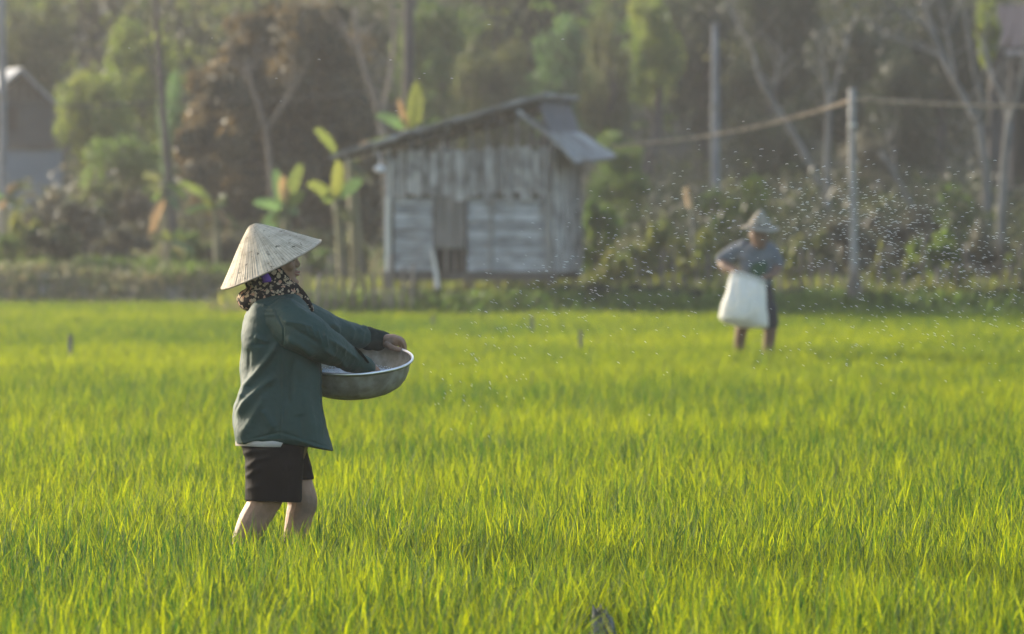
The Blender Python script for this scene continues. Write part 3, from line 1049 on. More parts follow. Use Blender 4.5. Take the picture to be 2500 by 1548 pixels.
def hut():
    rr = random.Random(3)
    t = empty('hut', 'weathered grey wooden hut on stilts with a lopsided sheet roof', 'hut', tuple(H(0, 0, terrain(HO.x, HD))))

    def piece(name, m, *a, **k):
        mb = MB(); hbox(mb, *a, **k)
        return mb.build(name, M[m], t)
    uL, uR = hu(945), hu(1345)
    zb, zm, zt = hz(662), hz(478), hz(365)
    DEP = 1.5
    roofz = lambda u: np.interp(u, [hu(815), hu(945), hu(1100), hu(1240), hu(1328), hu(1345)], [hz(380), hz(340), hz(297), hz(258), hz(233), hz(232)])
    # lower front wall: two bays of horizontal slats with a door board between
    bays = [(hu(962), hu(1058)), (hu(1142), hu(1334))]
    n = 9
    for b0, b1 in bays:
        for k in range(n):
            z0 = zb + (zm - zb) * k / n
            z1 = zb + (zm - zb) * (k + 1) / n - 0.012
            o = 0.006 * rr.random()
            piece('slat', 'slat', b0 + 0.004 * rr.random(), b1 - 0.004 * rr.random(), -0.012 - o, 0.012, z0 + rr.uniform(-.004, .004), z1)
    piece('bamboo_batten', 'bamboo', hu(1196), hu(1203), -0.045, -0.022, zb, zm - .02, skew=0.015)
    # door board and the barred slot below it
    dz = hz(606)
    for k in range(3):
        w = (hu(1138) - hu(1062)) / 3
        piece('door_board', 'door', hu(1062) + k * w + .004, hu(1062) + (k + 1) * w - .004, -0.035 - .004 * k, -0.005, dz, hz(462))
    piece('slot_shade', 'inside', hu(1058), hu(1142), 0.10, 0.12, zb, dz)  # dark sheet painted as the shade behind the bars
    for px in (1086, 1108, 1128):
        piece('slot_bar', 'stake', hu(px), hu(px + 7), -0.02, 0.01, zb, dz + .02)
    # upper front wall: vertical boards of uneven length lapping over the slats
    u = uL + 0.01
    while u < uR - 0.03:
        w = rr.uniform(0.055, 0.115)
        w = min(w, uR - u)
        top = min(roofz(u) - 0.16 - rr.uniform(0.0, 0.12), hz(365) + rr.uniform(-.03, .05))
        bot = zm + rr.uniform(-0.13, 0.05) * (1.4 if u > 0.1 else 0.7)
        piece('board', 'board', u, u + w - rr.uniform(.006, .022), -0.055 - rr.uniform(0, .012), -0.035, bot, top, skew=rr.uniform(-.012, .012))
        u += w
    piece('rail', 'beam', uL, uR, -0.034, 0.03, zm - 0.035, zm + 0.03)
    # open gable: sticks reaching up to the roof
    for px in (972, 1000, 1030, 1078, 1112, 1150, 1190, 1232, 1262, 1300):
        uu = hu(px)
        piece('gable_stick', 'board' if px % 4 else 'stake', uu, uu + rr.uniform(.02, .04), -0.03, 0.0, hz(372), roofz(uu) - .035, skew=rr.uniform(-.02, .02))
    # side wall: vertical boards
    v = 0.03
    while v < DEP:
        w = rr.uniform(0.10, 0.16)
        piece('board', 'board', uR + 0.012, uR + 0.035 + rr.uniform(0, .01), v, min(v + w - .01, DEP), zb - .02, hz(330) + rr.uniform(-.04, .04))
        v += w
    # back and left walls of plain boards
    for k in range(10):
        a = uL + (uR - uL) * k / 10
        piece('board', 'board', a + .003, a + (uR - uL) / 10 - .003, DEP, DEP + .025, zb, hz(365))
    for k in range(8):
        a = DEP * k / 8
        piece('board', 'board', uL - .035, uL - .012, a + .005, a + DEP / 8 - .005, zb, hz(380))
    # posts
    piece('corner_post', 'palepost', hu(941), hu(954), -0.06, 0.01, hz(668), hz(482))
    piece('corner_post', 'board', hu(943), hu(957), -0.055, 0.01, hz(481), hz(352))
    piece('corner_post', 'bamboo', hu(1334), hu(1347), -0.06, 0.011, hz(664), hz(470))
    piece('corner_post', 'board', uR + .036, uR + .09, DEP - .05, DEP + .03, hz(675), hz(330))
    # floor beam and joist ends
    piece('floor_beam', 'beam', uL - .05, uR + .06, -0.05, 0.05, zb - .115, zb - .01)
    piece('floor_beam', 'beam', uL - .05, uR + .06, DEP - .05, DEP + .05, zb - .115, zb - .01)
    piece('floor', 'beam', uL, uR, 0.06, DEP - .06, zb - .06, zb - .012)
    for px in (950, 1000, 1070, 1150, 1220, 1290, 1342):
        for v in (0.0, DEP):
            mb = MB()
            uu = hu(px) + rr.uniform(-.02, .02)
            p = H(uu, v, 0)
            mb.tube([H(uu + rr.uniform(-.04, .04), v, terrain(p.x, p.y) - .15), H(uu, v, zb - .117)], [.035, .03], 7)
            mb.build('stilt', M['stake'], t)
    mb = MB()
    mb.tube([H(hu(1080), -0.22, hz(735)), H(hu(1068), -0.10, hz(660)), H(hu(1058), -0.075, hz(610))], [.03, .026, .02], 7)
    mb.build('leaning_stick', M['palepost'], t)
    # main roof: lapped sheets running up to the ridge
    ue = [hu(815 + 517 * k / 10 + (rr.uniform(-9, 9) if 0 < k < 10 else 0)) for k in range(11)]
    for k in range(10):
        a, b = ue[k], ue[k + 1] + 0.05
        za, zb_ = roofz(a) + .004 * (k % 2) , roofz(b) + 0.018
        f, bk = -0.25 - rr.uniform(0, .10), DEP + 0.3
        sag = rr.uniform(-.022, .012)
        p = [H(a, f, za - .045), H(b, f, zb_ - .045 + sag), H(b, bk, zb_ - .045), H(a, bk, za - .045), H(a, f, za), H(b, f, zb_ + sag), H(b, bk, zb_), H(a, bk, za)]
        mb = MB(); mb.hexa(p); mb.build('roof_sheet', M['roofsheet'], t)
    for k in range(26):        # strips of old thatch hanging from the roof edge
        uu = rr.uniform(hu(830), hu(1300))
        zz = roofz(uu) - .05
        piece('thatch_strip', rr.choice(('board', 'oldthatch', 'stake')), uu, uu + rr.uniform(.015, .045), -.10 - rr.uniform(0, .1), -.085, zz - rr.uniform(.05, .20), zz, skew=rr.uniform(-.02, .02))
    for v in (-0.1, DEP + .1):
        mb = MB()
        mb.tube([H(hu(830), v, roofz(hu(830)) - .075), H(hu(1100), v, roofz(hu(1100)) - .085), H(hu(1325), v, roofz(hu(1325)) - .08)], [.03, .03, .03], 6)
        mb.build('rafter', M['beam'], t)
    # ridge cap, the dark upper slope and the pale flared lower slope
    def slab(name, m, quad, th=0.035):
        q = [Vector(x) for x in quad]
        nrm = (q[1] - q[0]).cross(q[3] - q[0]).normalized()
        if nrm.z < 0: nrm = -nrm
        mb = MB(); mb.hexa([x - nrm * th for x in q] + q)
        return mb.build(name, M[m], t)
    slab('ridge_cap', 'roofsheet', [W(1322, 231, 61.6), W(1398, 238, 63.5), W(1400, 250, 63.6), W(1330, 243, 61.7)], .02)
    nq = 4
    A0, A1, B0, B1 = W(1312, 243, 61.6), W(1390, 245, 63.4), W(1350, 332, 61.55), W(1418, 328, 63.35)
    for k in range(nq):
        s0, s1 = k / nq, (k + 1) / nq - .01
        slab('thatch_panel', 'oldthatch', [A0.lerp(A1, s0), A0.lerp(A1, s1), B0.lerp(B1, s1), B0.lerp(B1, s0)], .03)
    C0, C1, D0, D1 = W(1348, 324, 61.5), W(1420, 322, 63.4), W(1412, 397, 61.3), W(1507, 380, 63.4)
    for k in range(5):
        s0, s1 = k / 5, (k + 1) / 5 - .006
        j = rr.uniform(-.02, .02)
        slab('roof_sheet', 'roofsheet', [C0.lerp(C1, s0), C0.lerp(C1, s1), D0.lerp(D1, s1) + Vector((j, 0, -j * .5)), D0.lerp(D1, s0) + Vector((j, 0, -j * .5))], .022)
    mb = MB()
    mb.tube([W(1262, 272, 61.35), W(1340, 330, 61.3), W(1409, 399, 61.2)], [.03, .028, .026], 7)
    mb.build('gable_pole', M['roofsheet'], t)
    mb = MB()
    mb.tube([W(1404, 400, 61.3), W(1500, 386, 63.3)], [.022, .022], 6)
    mb.build('eave_pole', M['beam'], t)
    return t


hut()
bag = empty('plastic_bag', 'small white plastic bag hanging under the hut eave', 'bag', tuple(W(927, 415, 61.6)))
mb = MB()
q = W(927, 413, 61.55)
mb.ball(q, (.07, .05, .045), 10, 6)
mb.tube([q + Vector((0, 0, .035)), q + Vector((.01, 0, .10)), q + Vector((.0, 0.02, .20))], [.012, .008, .006], 5)
mb.build('bag_body', M['white'], bag, smooth=True)

# ------------------------------------------------------------------ houses
def grey_house():
    d = 88.0
    t = empty('house', 'grey gabled house with pale blue lower wall, half hidden by trees', 'house', tuple(Vector((W(30, 0, d).x, d, terrain(W(30, 0, d).x, d)))))
    P = lambda px, py, dd=0.0: W(px, py, d + dd)

    def wall(name, m, px0, px1, py0, py1, dd=0.0, th=0.2):
        a, b, c, e = P(px0, py1, dd), P(px1, py1, dd), P(px1, py0, dd), P(px0, py0, dd)
        off = Vector((0, th, 0))
        mb = MB(); mb.hexa([a, b, b + off, a + off, e, c, c + off, e + off])
        return mb.build(name, M[m], t)
    wall('upper_wall', 'greywall', -160, 128, 246, 352)
    wall('floor_band', 'brownwall', -162, 132, 353, 366, -0.03)
    wall('lower_wall', 'bluewall', -160, 150, 367, 520, 0.02)
    for px in (-120, 0):
        w = wall('window', 'inside', px, px + 42, 262, 318, -0.02, .05)
        mb = MB()
        for s in (px, px + 20, px + 40):
            a, b = P(s, 318, -.04), P(s + 3, 262, -.04)
            mb.hexa([Vector((a.x, a.y, a.z)), Vector((b.x, a.y, a.z)), Vector((b.x, a.y + .03, a.z)), Vector((a.x, a.y + .03, a.z)), Vector((a.x, a.y, b.z)), Vector((b.x, a.y, b.z)), Vector((b.x, a.y + .03, b.z)), Vector((a.x, a.y + .03, b.z))])
        mb.build('frame', M['brownwall'], w)
    # gable in its plane, boarded
    rid, le, re = P(58, 178), P(-40, 262), P(130, 245)
    for k in range(7):
        s0, s1 = k / 7, (k + 1) / 7 - .012
        def gz(px):
            return np.interp(px, [-30, 58, 130], [256, 184, 246])
        p0, p1 = -30 + 158 * s0, -30 + 158 * s1
        a, b, c, e = P(p0, 245.5, -.01), P(p1, 245.5, -.01), P(p1, min(245, gz(p1)), -.01), P(p0, min(245, gz(p0)), -.01)
        off = Vector((0, .05, 0))
        mb = MB(); mb.hexa([a, b, b + off, a + off, e, c, c + off, e + off]); mb.build('gable_board', M['brownwall'], t)
    back = Vector((-0.9, 4.0, 0.05))
    for nm, a, b in (('roof_slope', P(52, 172, -.35), P(140, 258, -.35)), ('roof_slope', P(54, 172, -.35), P(-60, 268, -.35))):
        for k in range(4):
            s0, s1 = k / 4, (k + 1) / 4 - .01
            q = [a + back * s0, a + back * s1, b + back * s1, b + back * s0]
            up = Vector((0, 0, .05))
            mb = MB(); mb.hexa([x for x in q] + [x + up for x in q]); mb.build(nm, M['tin'], t)


grey_house()


def red_house():
    d = 83.0
    t = empty('house', 'dark walled house with faded red roof at upper right corner', 'house', tuple(Vector((W(2480, 0, d).x, d, terrain(W(2480, 0, d).x, d)))))
    P = lambda px, py, dd=0.0: W(px, py, d + dd)
    def wall(name, m, px0, px1, py0, py1, dd=0.0, th=0.2):
        a, b, c, e = P(px0, py1, dd), P(px1, py1, dd), P(px1, py0, dd), P(px0, py0, dd)
        off = Vector((0, th, 0))
        mb = MB(); mb.hexa([a, b, b + off, a + off, e, c, c + off, e + off])
        return mb.build(name, M[m], t)
    wall('wall', 'brownwall', 2415, 2700, 136, 600, 0.6)
    w = wall('doorway', 'inside', 2478, 2540, 190, 600, 0.55, .06)  # panel whose near-black colour is the shade indoors
    wall('fascia', 'fascia', 2385, 2720, 121, 135, -0.3, .06)
    wall('porch_post', 'brownwall', 2466, 2474, 136, 600, -0.1, .12)
    wall('porch_post', 'brownwall', 2600, 2608, 136, 600, -0.1, .12)
    wall('rail', 'stake', 2420, 2700, 455, 463, -0.1, .06)
    for k in range(9):
        p0, p1 = 2390 + k * 36, 2390 + k * 36 + 34
        q0 = 2425 + k * 33
        a, b = P(p0, 121.5, -.32), P(p1, 121.5, -.32)
        c, e = P(q0 + 31, 20, 2.2), P(q0, 20, 2.2)
        up = Vector((0, 0, .05))
        mb = MB(); mb.hexa([a, b, c, e, a + up, b + up, c + up, e + up]); mb.build('roof_sheet', M['redroof'], t)


red_house()
gp = empty('garden_wall', 'low whitewashed wall with two posts below the grey house', 'wall', tuple(Vector((W(20, 0, 77).x, 77, terrain(W(20, 0, 77).x, 77)))))
for k, (a, b, c, e) in enumerate(((-60, 50, 496, 506), (-60, -48, 506, 585), (12, 22, 506, 585), (40, 51, 506, 585))):
    mb = MB()
    p, q = W(a, e, 77), W(b, c, 77)
    mb.box(((p.x + q.x) / 2, 77 + .002 * k, (p.z + q.z) / 2), (q.x - p.x, .12 + .01 * k, q.z - p.z))
    mb.build('cap_rail' if k == 0 else 'post', M['whitewash'], gp)


# ------------------------------------------------------------------ poles and rope
def pole(name, label, d, pts, m, cat='pole', n=10):
    x = W(pts[0][0], 0, d).x
    z = terrain(x, d) if d > 59 else 0.0
    t = empty(name, label, cat, (x, d, z))
    mb = MB()
    P = [W(a, b, d) for a, b, _ in pts]
    P[0].z = z - .2
    mb.tube(P, [w / 2 / FPX * d for _, _, w in pts], n, sub=2)
    mb.build('shaft', M[m], t, smooth=True)
    return t


p1 = pole('utility_pole', 'grey tapered concrete pole standing behind the farmer', 73, [(1746, 640, 27), (1746, 560, 26), (1746, 300, 22), (1745, 58, 15)], 'concrete')
mb = MB(); q = W(1745, 60, 73); mb.box((q.x, q.y, q.z + .01), (.12, .12, .03)); mb.build('cap', M['concrete'], p1)
mb = MB(); q = W(1745.5, 262, 73); mb.tube([q + Vector((0, 0, -.03)), q + Vector((0, 0, .03))], [.077, .077], 12); mb.build('band', M['bark'], p1)
p2 = pole('utility_pole', 'pale concrete pole cut by the edge beside the grey house', 74, [(8, 640, 22), (8, 300, 20), (4, -80, 16)], 'concrete')
mb = MB(); q = W(8, 240, 74); mb.tube([q + Vector((0, 0, -.03)), q + Vector((0, 0, .03))], [.072, .072], 12); mb.build('band', M['bark'], p2)
p3 = pole('bamboo_pole', 'tall pale bamboo pole holding the straw rope', 60.4, [(2086, 765, 24), (2083, 600, 20), (2080, 400, 18), (2079, 216, 17)], 'bamboo')
for py in (690, 610, 540, 470, 395, 306, 250):
    mb = MB(); q = W(2079.5 + (py - 216) * .012, py, 60.4)
    r = (9.6 + (py - 216) * .004) / FPX * 60.4
    mb.tube([q + Vector((0, 0, -.02)), q, q + Vector((0, 0, .02))], [r * .98, r * 1.18, r * .98], 10)
    mb.build('node', M['palepost' if py == 306 else 'bamboo'], p3, smooth=True)
mb = MB()
for k in range(6):
    a = k * 1.05
    q = W(2086, 765, 60.4); z = terrain(q.x, q.y) - .1
    mb.tube([(q.x + .12 * math.cos(a), q.y + .12 * math.sin(a), z), (q.x + .06 * math.cos(a), q.y + .06 * math.sin(a), z + .45 + .08 * (k % 3))], [.035, .025], 6)
mb.build('foot_brace', M['stake'], p3)


def rope(label, pts, d0, d1):
    """thick straw rope: two strands twisted round each other, frayed"""
    P = []
    n = 90
    xs_ = np.linspace(0, 1, n)
    pxs = np.interp(xs_, np.linspace(0, 1, len(pts)), [p[0] for p in pts])
    a = np.array([p[0] for p in pts]); b = np.array([p[1] for p in pts])
    co = np.polyfit(a, b, min(3, len(pts) - 1))
    pys = np.polyval(co, pxs)
    c = [W(pxs[i], pys[i], d0 + (d1 - d0) * xs_[i]) for i in range(n)]
    t = empty('rope', label, 'rope', tuple(c[0]))
    rr = random.Random(9)
    for s in (0, math.pi):
        mb = MB()
        Q = []
        for i in range(n):
            w = i * 0.9 + s
            Q.append(c[i] + Vector((0, math.cos(w), math.sin(w))) * 0.008)
        mb.tube(Q, [0.010 + rr.uniform(0, .006) for _ in Q], 6)
        mb.build('strand', M['rope'], t, smooth=True)
    fr = MB()
    for i in range(2, n - 2):
        for _ in range(3):
            e = Vector((rr.uniform(-.05, .05), rr.uniform(-.04, .04), rr.uniform(-.05, .045)))
            q = c[i] + Vector((rr.uniform(-.03, .03), 0, 0))
            fr.tube([q, q + e], [.004, .002], 4)
    o = fr.build('frayed_straw', M['rope'], t)
    o['kind'] = 'stuff'


rope('sagging straw rope from the hut to the bamboo pole', [(1490, 356), (1600, 349), (1750, 327), (1900, 297), (2000, 271), (2074, 246)], 62.5, 60.5)
rope('straw rope running on from the bamboo pole over the bare trees', [(2086, 242), (2200, 249), (2350, 256), (2480, 259), (2640, 250)], 60.5, 62.0)
w1 = empty('wire', 'thin dark cable strung across in front of the yellow-green trees', 'cable', tuple(W(8, 262, 74)))
mb = MB(); mb.tube([W(8, 240, 74), W(120, 256, 74), W(250, 259, 74), W(400, 245, 74)], [.012] * 4, 5, sub=4); mb.build('cable', M['beam'], w1)
w2 = empty('wire', 'thin cable running from dark leaning trunk over the russet crown', 'cable', tuple(W(400, 246, 74)))
mb = MB(); mb.tube([W(400, 246, 74), W(700, 240, 73.6), W(940, 222, 73.2)], [.010] * 3, 5, sub=5); mb.build('cable', M['beam'], w2)


# ------------------------------------------------------------------ banana plants
def banana_leaf(base, tip, width, bend=(0, 0, 0.15), face=(0, -1, 0.3), seed=0, torn=0.0):
    rr = random.Random(seed)
    base, tip = Vector(base), Vector(tip)
    ax = tip - base
    face = Vector(face).normalized()
    mb = MB()
    n = 16
    side = ax.normalized().cross(face).normalized()
    up = side.cross(ax.normalized()).normalized()
    L_ = ax.length

    def mid(t):
        return base + ax * t + Vector(bend) * (4 * t * (1 - t)) * L_ - Vector((0, 0, 1)) * (0.16 * t * t * L_ if abs(ax.z) < 0.8 * L_ else 0.03 * t * t * L_)

    def wid(t):
        w = width * (math.sin(math.pi * min(1, t * 0.92 + 0.06)) ** 0.6)
        return w * (min(1, t / 0.14) * .9 + .1)
    mb.tube([mid(k / 8) for k in range(9)], [width * (.10 - .08 * k / 8) for k in range(9)], 4)
    for s_ in (-1, 1):
        k = 0
        while k < n:
            m = min(n, k + rr.randint(2, 5))                  # one torn lobe
            dr = rr.uniform(.05, .55) * (1 + torn)
            sh = rr.uniform(-.02, .03)
            pts = []
            for q in range(k, m + 1):
                t = q / n
                tt = t - (.012 if q == m and m < n else 0)
                w = wid(tt) * (0.25 if q == n else 1) * (1 - torn * rr.random() * .5)
                pts.append((mid(tt), mid(tt) + side * s_ * w * .55 + up * w * .16 + ax * .02, mid(tt + sh) + side * s_ * w * (1 - dr * .25) - Vector((0, 0, 1)) * w * dr + ax * .05))
            b = len(mb.v)
            for p in pts:
                mb.v += [tuple(x) for x in p]
            for q in range(len(pts) - 1):
                for e in (0, 1):
                    f = (b + q * 3 + e, b + q * 3 + 3 + e, b + q * 3 + 4 + e, b + q * 3 + 1 + e)
                    mb.f.append(f if s_ < 0 else f[::-1]); mb.m.append(0)
            k = m
    return mb


def banana(label, d, stem, leaves, group='banana plants behind the bank', lmat='banana'):
    x = W(stem[0][0], 0, d).x
    z = terrain(x, d)
    t = empty('banana_plant', label, 'banana plant', (x, d, z), group)
    mb = MB()
    P = [W(a, b, d) for a, b, _ in stem]
    P[0].z = z - .1
    mb.tube(P, [w / 2 / FPX * d for _, _, w in stem], 8, sub=2)
    mb.build('stem', M['weedstem'], t, smooth=True)
    rx = random.Random(int(stem[0][0]))
    top = leaves[0][0]
    extra = []
    for k_ in range(3 if len(stem) > 2 and stem[0][2] > 15 else 1):
        sg = rx.choice((-1, 1))
        w_ = leaves[0][2]
        extra.append(((top[0] + rx.uniform(-3, 3), top[1] + rx.uniform(0, 12)), (top[0] + sg * rx.uniform(25, 60), top[1] + rx.uniform(-35, 45)), w_ * rx.uniform(.6, .95), rx.choice((lmat, 'bluegreen', 'olive')), rx.random() * .6))
    for i, lf in enumerate(list(leaves) + extra):
        (a, b), (c, e), w = lf[0], lf[1], lf[2]
        m = lf[3] if len(lf) > 3 else lmat
        rr = random.Random(i * 7 + int(a))
        base, tip = W(a, b, d), W(c, e, d + rr.uniform(-.35, .1))
        o = banana_leaf(base, tip, w / 2 / FPX * d, (0, -.03, rr.uniform(.03, .10) if abs(c - a) > 25 else 0.0), (rr.uniform(-.4, .4), -1, .35), i, 0.18).build('leaf', M[m], t, smooth=True)
        at = o.data.attributes.new('var', 'FLOAT', 'FACE')
        v0 = lf[4] if len(lf) > 4 else rr.random()
        at.data.foreach_set('value', [max(0, min(1, v0 + rr.uniform(-.12, .12))) for _ in o.data.polygons])


M['weedstem'] = mat('green_brown_stem', (0.10, 0.11, 0.05), (0.17, 0.15, 0.09), 8, 0.7, 0.2, 20, stretch=(1, 1, .3))
banana('tall banana plant rising behind the hut roof with one upright leaf', 68, [(985, 640, 34), (985, 480, 30), (992, 360, 26), (1000, 315, 20)], [
    [(1003, 330), (1019, 200), 50, 'banana', 0.9], [(1000, 320), (922, 268), 30, 'bluegreen', 0.6], [(998, 325), (975, 240), 20, 'dryleaf', 0.6],
    [(1004, 330), (1075, 275), 30, 'banana', 0.4], [(990, 350), (880, 345), 30, 'banana', 0.5], [(992, 348), (890, 360), 16, 'dryleaf', 0.8]])
banana('banana plant left of the hut with a yellow upright leaf', 66, [(838, 640, 26), (830, 560, 22), (820, 490, 18)], [
    [(820, 490), (828, 385), 36, 'banana', 1.0], [(818, 492), (755, 435), 30, 'banana', 0.6], [(822, 490), (880, 425), 34, 'bluegreen', 0.6], [(824, 380), (772, 300), 26, 'banana', 0.5]])
banana('old banana plant with grey stem between yellow leaf and hut', 66.5, [(872, 640, 32), (866, 540, 28), (858, 430, 24), (855, 390, 20)], [
    [(856, 395), (905, 335), 22, 'dryleaf', 0.4], [(855, 395), (905, 440), 24, 'greybrown', 0.4]])
banana('small leafy banana plant just above the hat', 68.5, [(702, 640, 22), (700, 540, 20), (698, 500, 16)], [
    [(698, 505), (735, 400), 34, 'banana', 0.5], [(697, 505), (672, 415), 36, 'bluegreen', 0.7], [(696, 510), (622, 478), 34, 'bluegreen', 0.5], [(700, 508), (742, 455), 34, 'banana', 0.6],
    [(698, 520), (662, 535), 26, 'banana', 0.3], [(698, 500), (690, 430), 30, 'dryleaf', 0.9], [(698, 520), (640, 560), 26, 'bluegreen', 0.4]])
banana('young banana plant with yellow leaves right of the dark leaning trunk', 68.2, [(530, 640, 20), (530, 560, 18), (524, 505, 14)], [
    [(524, 508), (500, 475), 22, 'banana', 0.8], [(525, 505), (552, 468), 22, 'banana', 0.9], [(523, 508), (455, 508), 20, 'bluegreen', 0.6], [(524, 505), (440, 430), 26, 'banana', 0.4], [(526, 510), (560, 540), 20, 'dryleaf', 0.5]])
banana('banana plant with one hanging orange dry leaf beside the trunk', 69, [(405, 640, 18), (402, 500, 16), (398, 440, 12)], [
    [(405, 470), (366, 560), 26, 'dryleaf', 0.7], [(398, 440), (350, 420), 24, 'olive', 0.6], [(400, 445), (450, 470), 24, 'banana', 0.3]])
banana('low banana shoot with two lime leaves at the bank edge', 67.2, [(410, 640, 12), (412, 600, 10), (414, 585, 8)], [
    [(413, 590), (402, 560), 24, 'banana', 0.8], [(414, 590), (452, 575), 20, 'banana', 0.5], [(413, 590), (474, 605), 18, 'bluegreen', 0.5]])
banana('banana plant with dry orange leaf before the garden wall', 72, [(14, 640, 16), (12, 520, 14), (14, 480, 10)], [
    [(14, 480), (-4, 500), 22, 'dryleaf', 0.9], [(14, 478), (42, 440), 20, 'dryleaf', 0.5], [(14, 480), (60, 430), 24, 'olive', 0.5]])

# ------------------------------------------------------------------ shrubs, brush and weeds
S = [
    ('dark shrub with pale top below the grey house, widest one', 145, 470, 72, 230, 'greybrown', 0),
    ('yellow-green bush on the bank top below the yellow trees', 235, 440, 76, 170, 'olive', 1),
    ('brown dry bush behind the bank under the green trees', 300, 450, 78, 190, 'greybrown', 2),
    ('round brownish brush heap on the bank beside dry orange leaf', 310, 535, 70, 150, 'greybrown', 3),
    ('dark brush heap on the bank below the grey house', 130, 545, 69, 160, 'darkgreen', 4),
    ('small green bush at the left end of the bank', 15, 570, 68.5, 70, 'midgreen', 5),
    ('yellowish weed clump on the bank near the garden wall', 60, 520, 71, 90, 'weed', 0),
    ('pale green bush under the young banana plant', 470, 560, 69, 110, 'midgreen', 1),
    ('brown weed clump behind the conical hat', 570, 560, 69, 120, 'greybrown', 2),
    ('green weed clump on the bank right of the hat', 760, 600, 68, 150, 'midgreen', 3),
    ('grey-green bush below the yellow banana leaf', 860, 560, 67, 120, 'olive', 4),
    ('green bush leaning on the right side wall of the hut', 1450, 480, 66, 130, 'midgreen', 5),
    ('yellow-green weed clump right of the hut stilts', 1500, 610, 63.5, 110, 'weed', 0),
    ('yellow shrub topped with light leaves right of the hut', 1590, 530, 65, 110, 'weed', 1),
    ('yellow-green shrub left of the farmer hat', 1700, 555, 64.5, 120, 'weed', 2),
    ('yellow weed clump behind the farmer elbow', 1690, 610, 63, 110, 'weed', 3),
    ('tall yellow-green shrub between farmer and bamboo pole', 1925, 600, 63, 80, 'weed', 4),
    ('dull green shrub behind the farmer right shoulder', 1975, 560, 66, 150, 'olive', 5),
    ('upright yellow weed clump just right of bamboo pole', 2150, 600, 63, 60, 'weed', 0),
    ('bright yellow-green bush under the densest grains', 2215, 620, 62.8, 110, 'weed', 1),
    ('green bush behind the bright yellow-green bush', 2290, 560, 66, 130, 'midgreen', 2),
    ('yellow-green clump near the fence left of pale forked tree', 2330, 640, 62.6, 90, 'weed', 3),
    ('brown dry shrub at the foot of pale forked tree', 2400, 550, 66, 150, 'greybrown', 4),
    ('yellow-green shrub at the right end of the field edge', 2485, 620, 62.8, 110, 'weed', 5),
    ('green bushy plant behind concrete pole at its foot', 1800, 440, 72, 180, 'midgreen', 0),
    ('brown dry thicket under the bamboo pole rope', 2080, 520, 68, 190, 'greybrown', 1),
    ('dark shrub at the foot of the slanting grey tree', 2200, 500, 70, 200, 'greybrown', 2),
    ('green leafy bush beside the bare trees at the right', 2330, 440, 73, 140, 'midgreen', 3),
    ('brown dry thicket between hut and farmer', 1640, 590, 67, 200, 'greybrown', 4),
]
for s in S:
    shrub(*s)
# the dark low hedge plants along the bund
hx = [(1030, 700), (1110, 705), (1390, 690), (1460, 685), (1530, 690), (1600, 695), (1680, 700), (1920, 700), (2000, 705), (2150, 700), (2240, 698), (2330, 690), (2420, 700), (2500, 690)]
hl = ['under the left stilts of the hut', 'under the middle of the hut', 'at the right corner of the hut', 'right of the hut stilts', 'below the yellow weed clump by the hut', 'halfway between hut and farmer', 'left of the white sack',
      'right of the white sack', 'left of the bamboo pole foot', 'right of the bamboo pole foot', 'below the bright yellow-green bush', 'below the pale forked tree', 'right of the pale forked tree', 'at the far right end of the bund']
for k, ((px, top), w) in enumerate(zip(hx, hl)):
    shrub('low dark green hedge plant ' + w, px, top, 60.6 + .3 * (k % 3), 120, 'darkgreen', k, name='hedge_plant', cat='hedge plant', group='low dark hedge along the bund')
pl = empty('reed_plume', 'pale cream reed plume glowing left of the concrete pole', 'reed', tuple(Vector((W(1690, 0, 64).x, 64, terrain(W(1690, 0, 64).x, 64)))))
mb = MB(); q = W(1692, 640, 64); q.z = terrain(q.x, 64) - .1
mb.tube([q, W(1690, 560, 64), W(1684, 500, 64)], [.012, .010, .007], 5, sub=2); mb.build('stalk', M['bamboo'], pl)
pm = leaf_cloud([(*W(1676 + 7 * s, 470 + 28 * s, 64), .035, .035, .06) for s in (0, .33, .66, 1)], 90, .03, 8, .2)
pm.materials.append(M['plume']); link('plume', pm, pl)


# ------------------------------------------------------------------ ground cover on the banks (uncountable)
def ground_cover(name, label, n, xr, yr, hr, material, seed, keep=lambda x, y: True, dens=None):
    r = np.random.default_rng(seed)
    V, F, A = [], [], []
    for _ in range(n):
        x, y = r.uniform(*xr), r.uniform(*yr)
        if not keep(x, y):
            continue
        if dens is not None and noise.noise((x * 0.8, y * 0.5, seed)) < dens:
            continue
        z = terrain(x, y) - .02
        h = r.uniform(*hr)
        for _b in range(5):
            a = r.uniform(0, 6.283); l = h * r.uniform(.6, 1.1)
            c, s = math.cos(a), math.sin(a)
            w = r.uniform(.010, .024)
            ox, oy = r.uniform(-.12, .12, 2)
            b = len(V)
            t2 = a + r.uniform(-1, 1)
            dx, dy = -math.sin(t2) * w, math.cos(t2) * w
            e = l * r.uniform(.2, .8)
            V += [(x + ox - dx, y + oy - dy, z), (x + ox + dx, y + oy + dy, z), (x + ox + c * e * .4 + dx, y + oy + s * e * .4 + dy, z + l * .65), (x + ox + c * e * .4 - dx, y + oy + s * e * .4 - dy, z + l * .65), (x + ox + c * e, y + oy + s * e, z + l)]
            F += [(b, b + 1, b + 2, b + 3), (b + 3, b + 2, b + 4)]
            v = r.random(); A += [v, v]
    me = bpy.data.meshes.new(name)
    me.from_pydata(V, [], F)
    me.attributes.new('var', 'FLOAT', 'FACE').data.foreach_set('value', A)
    me.materials.append(M[material])
    o = link(name, me)
    tag(o, label, kind='stuff')


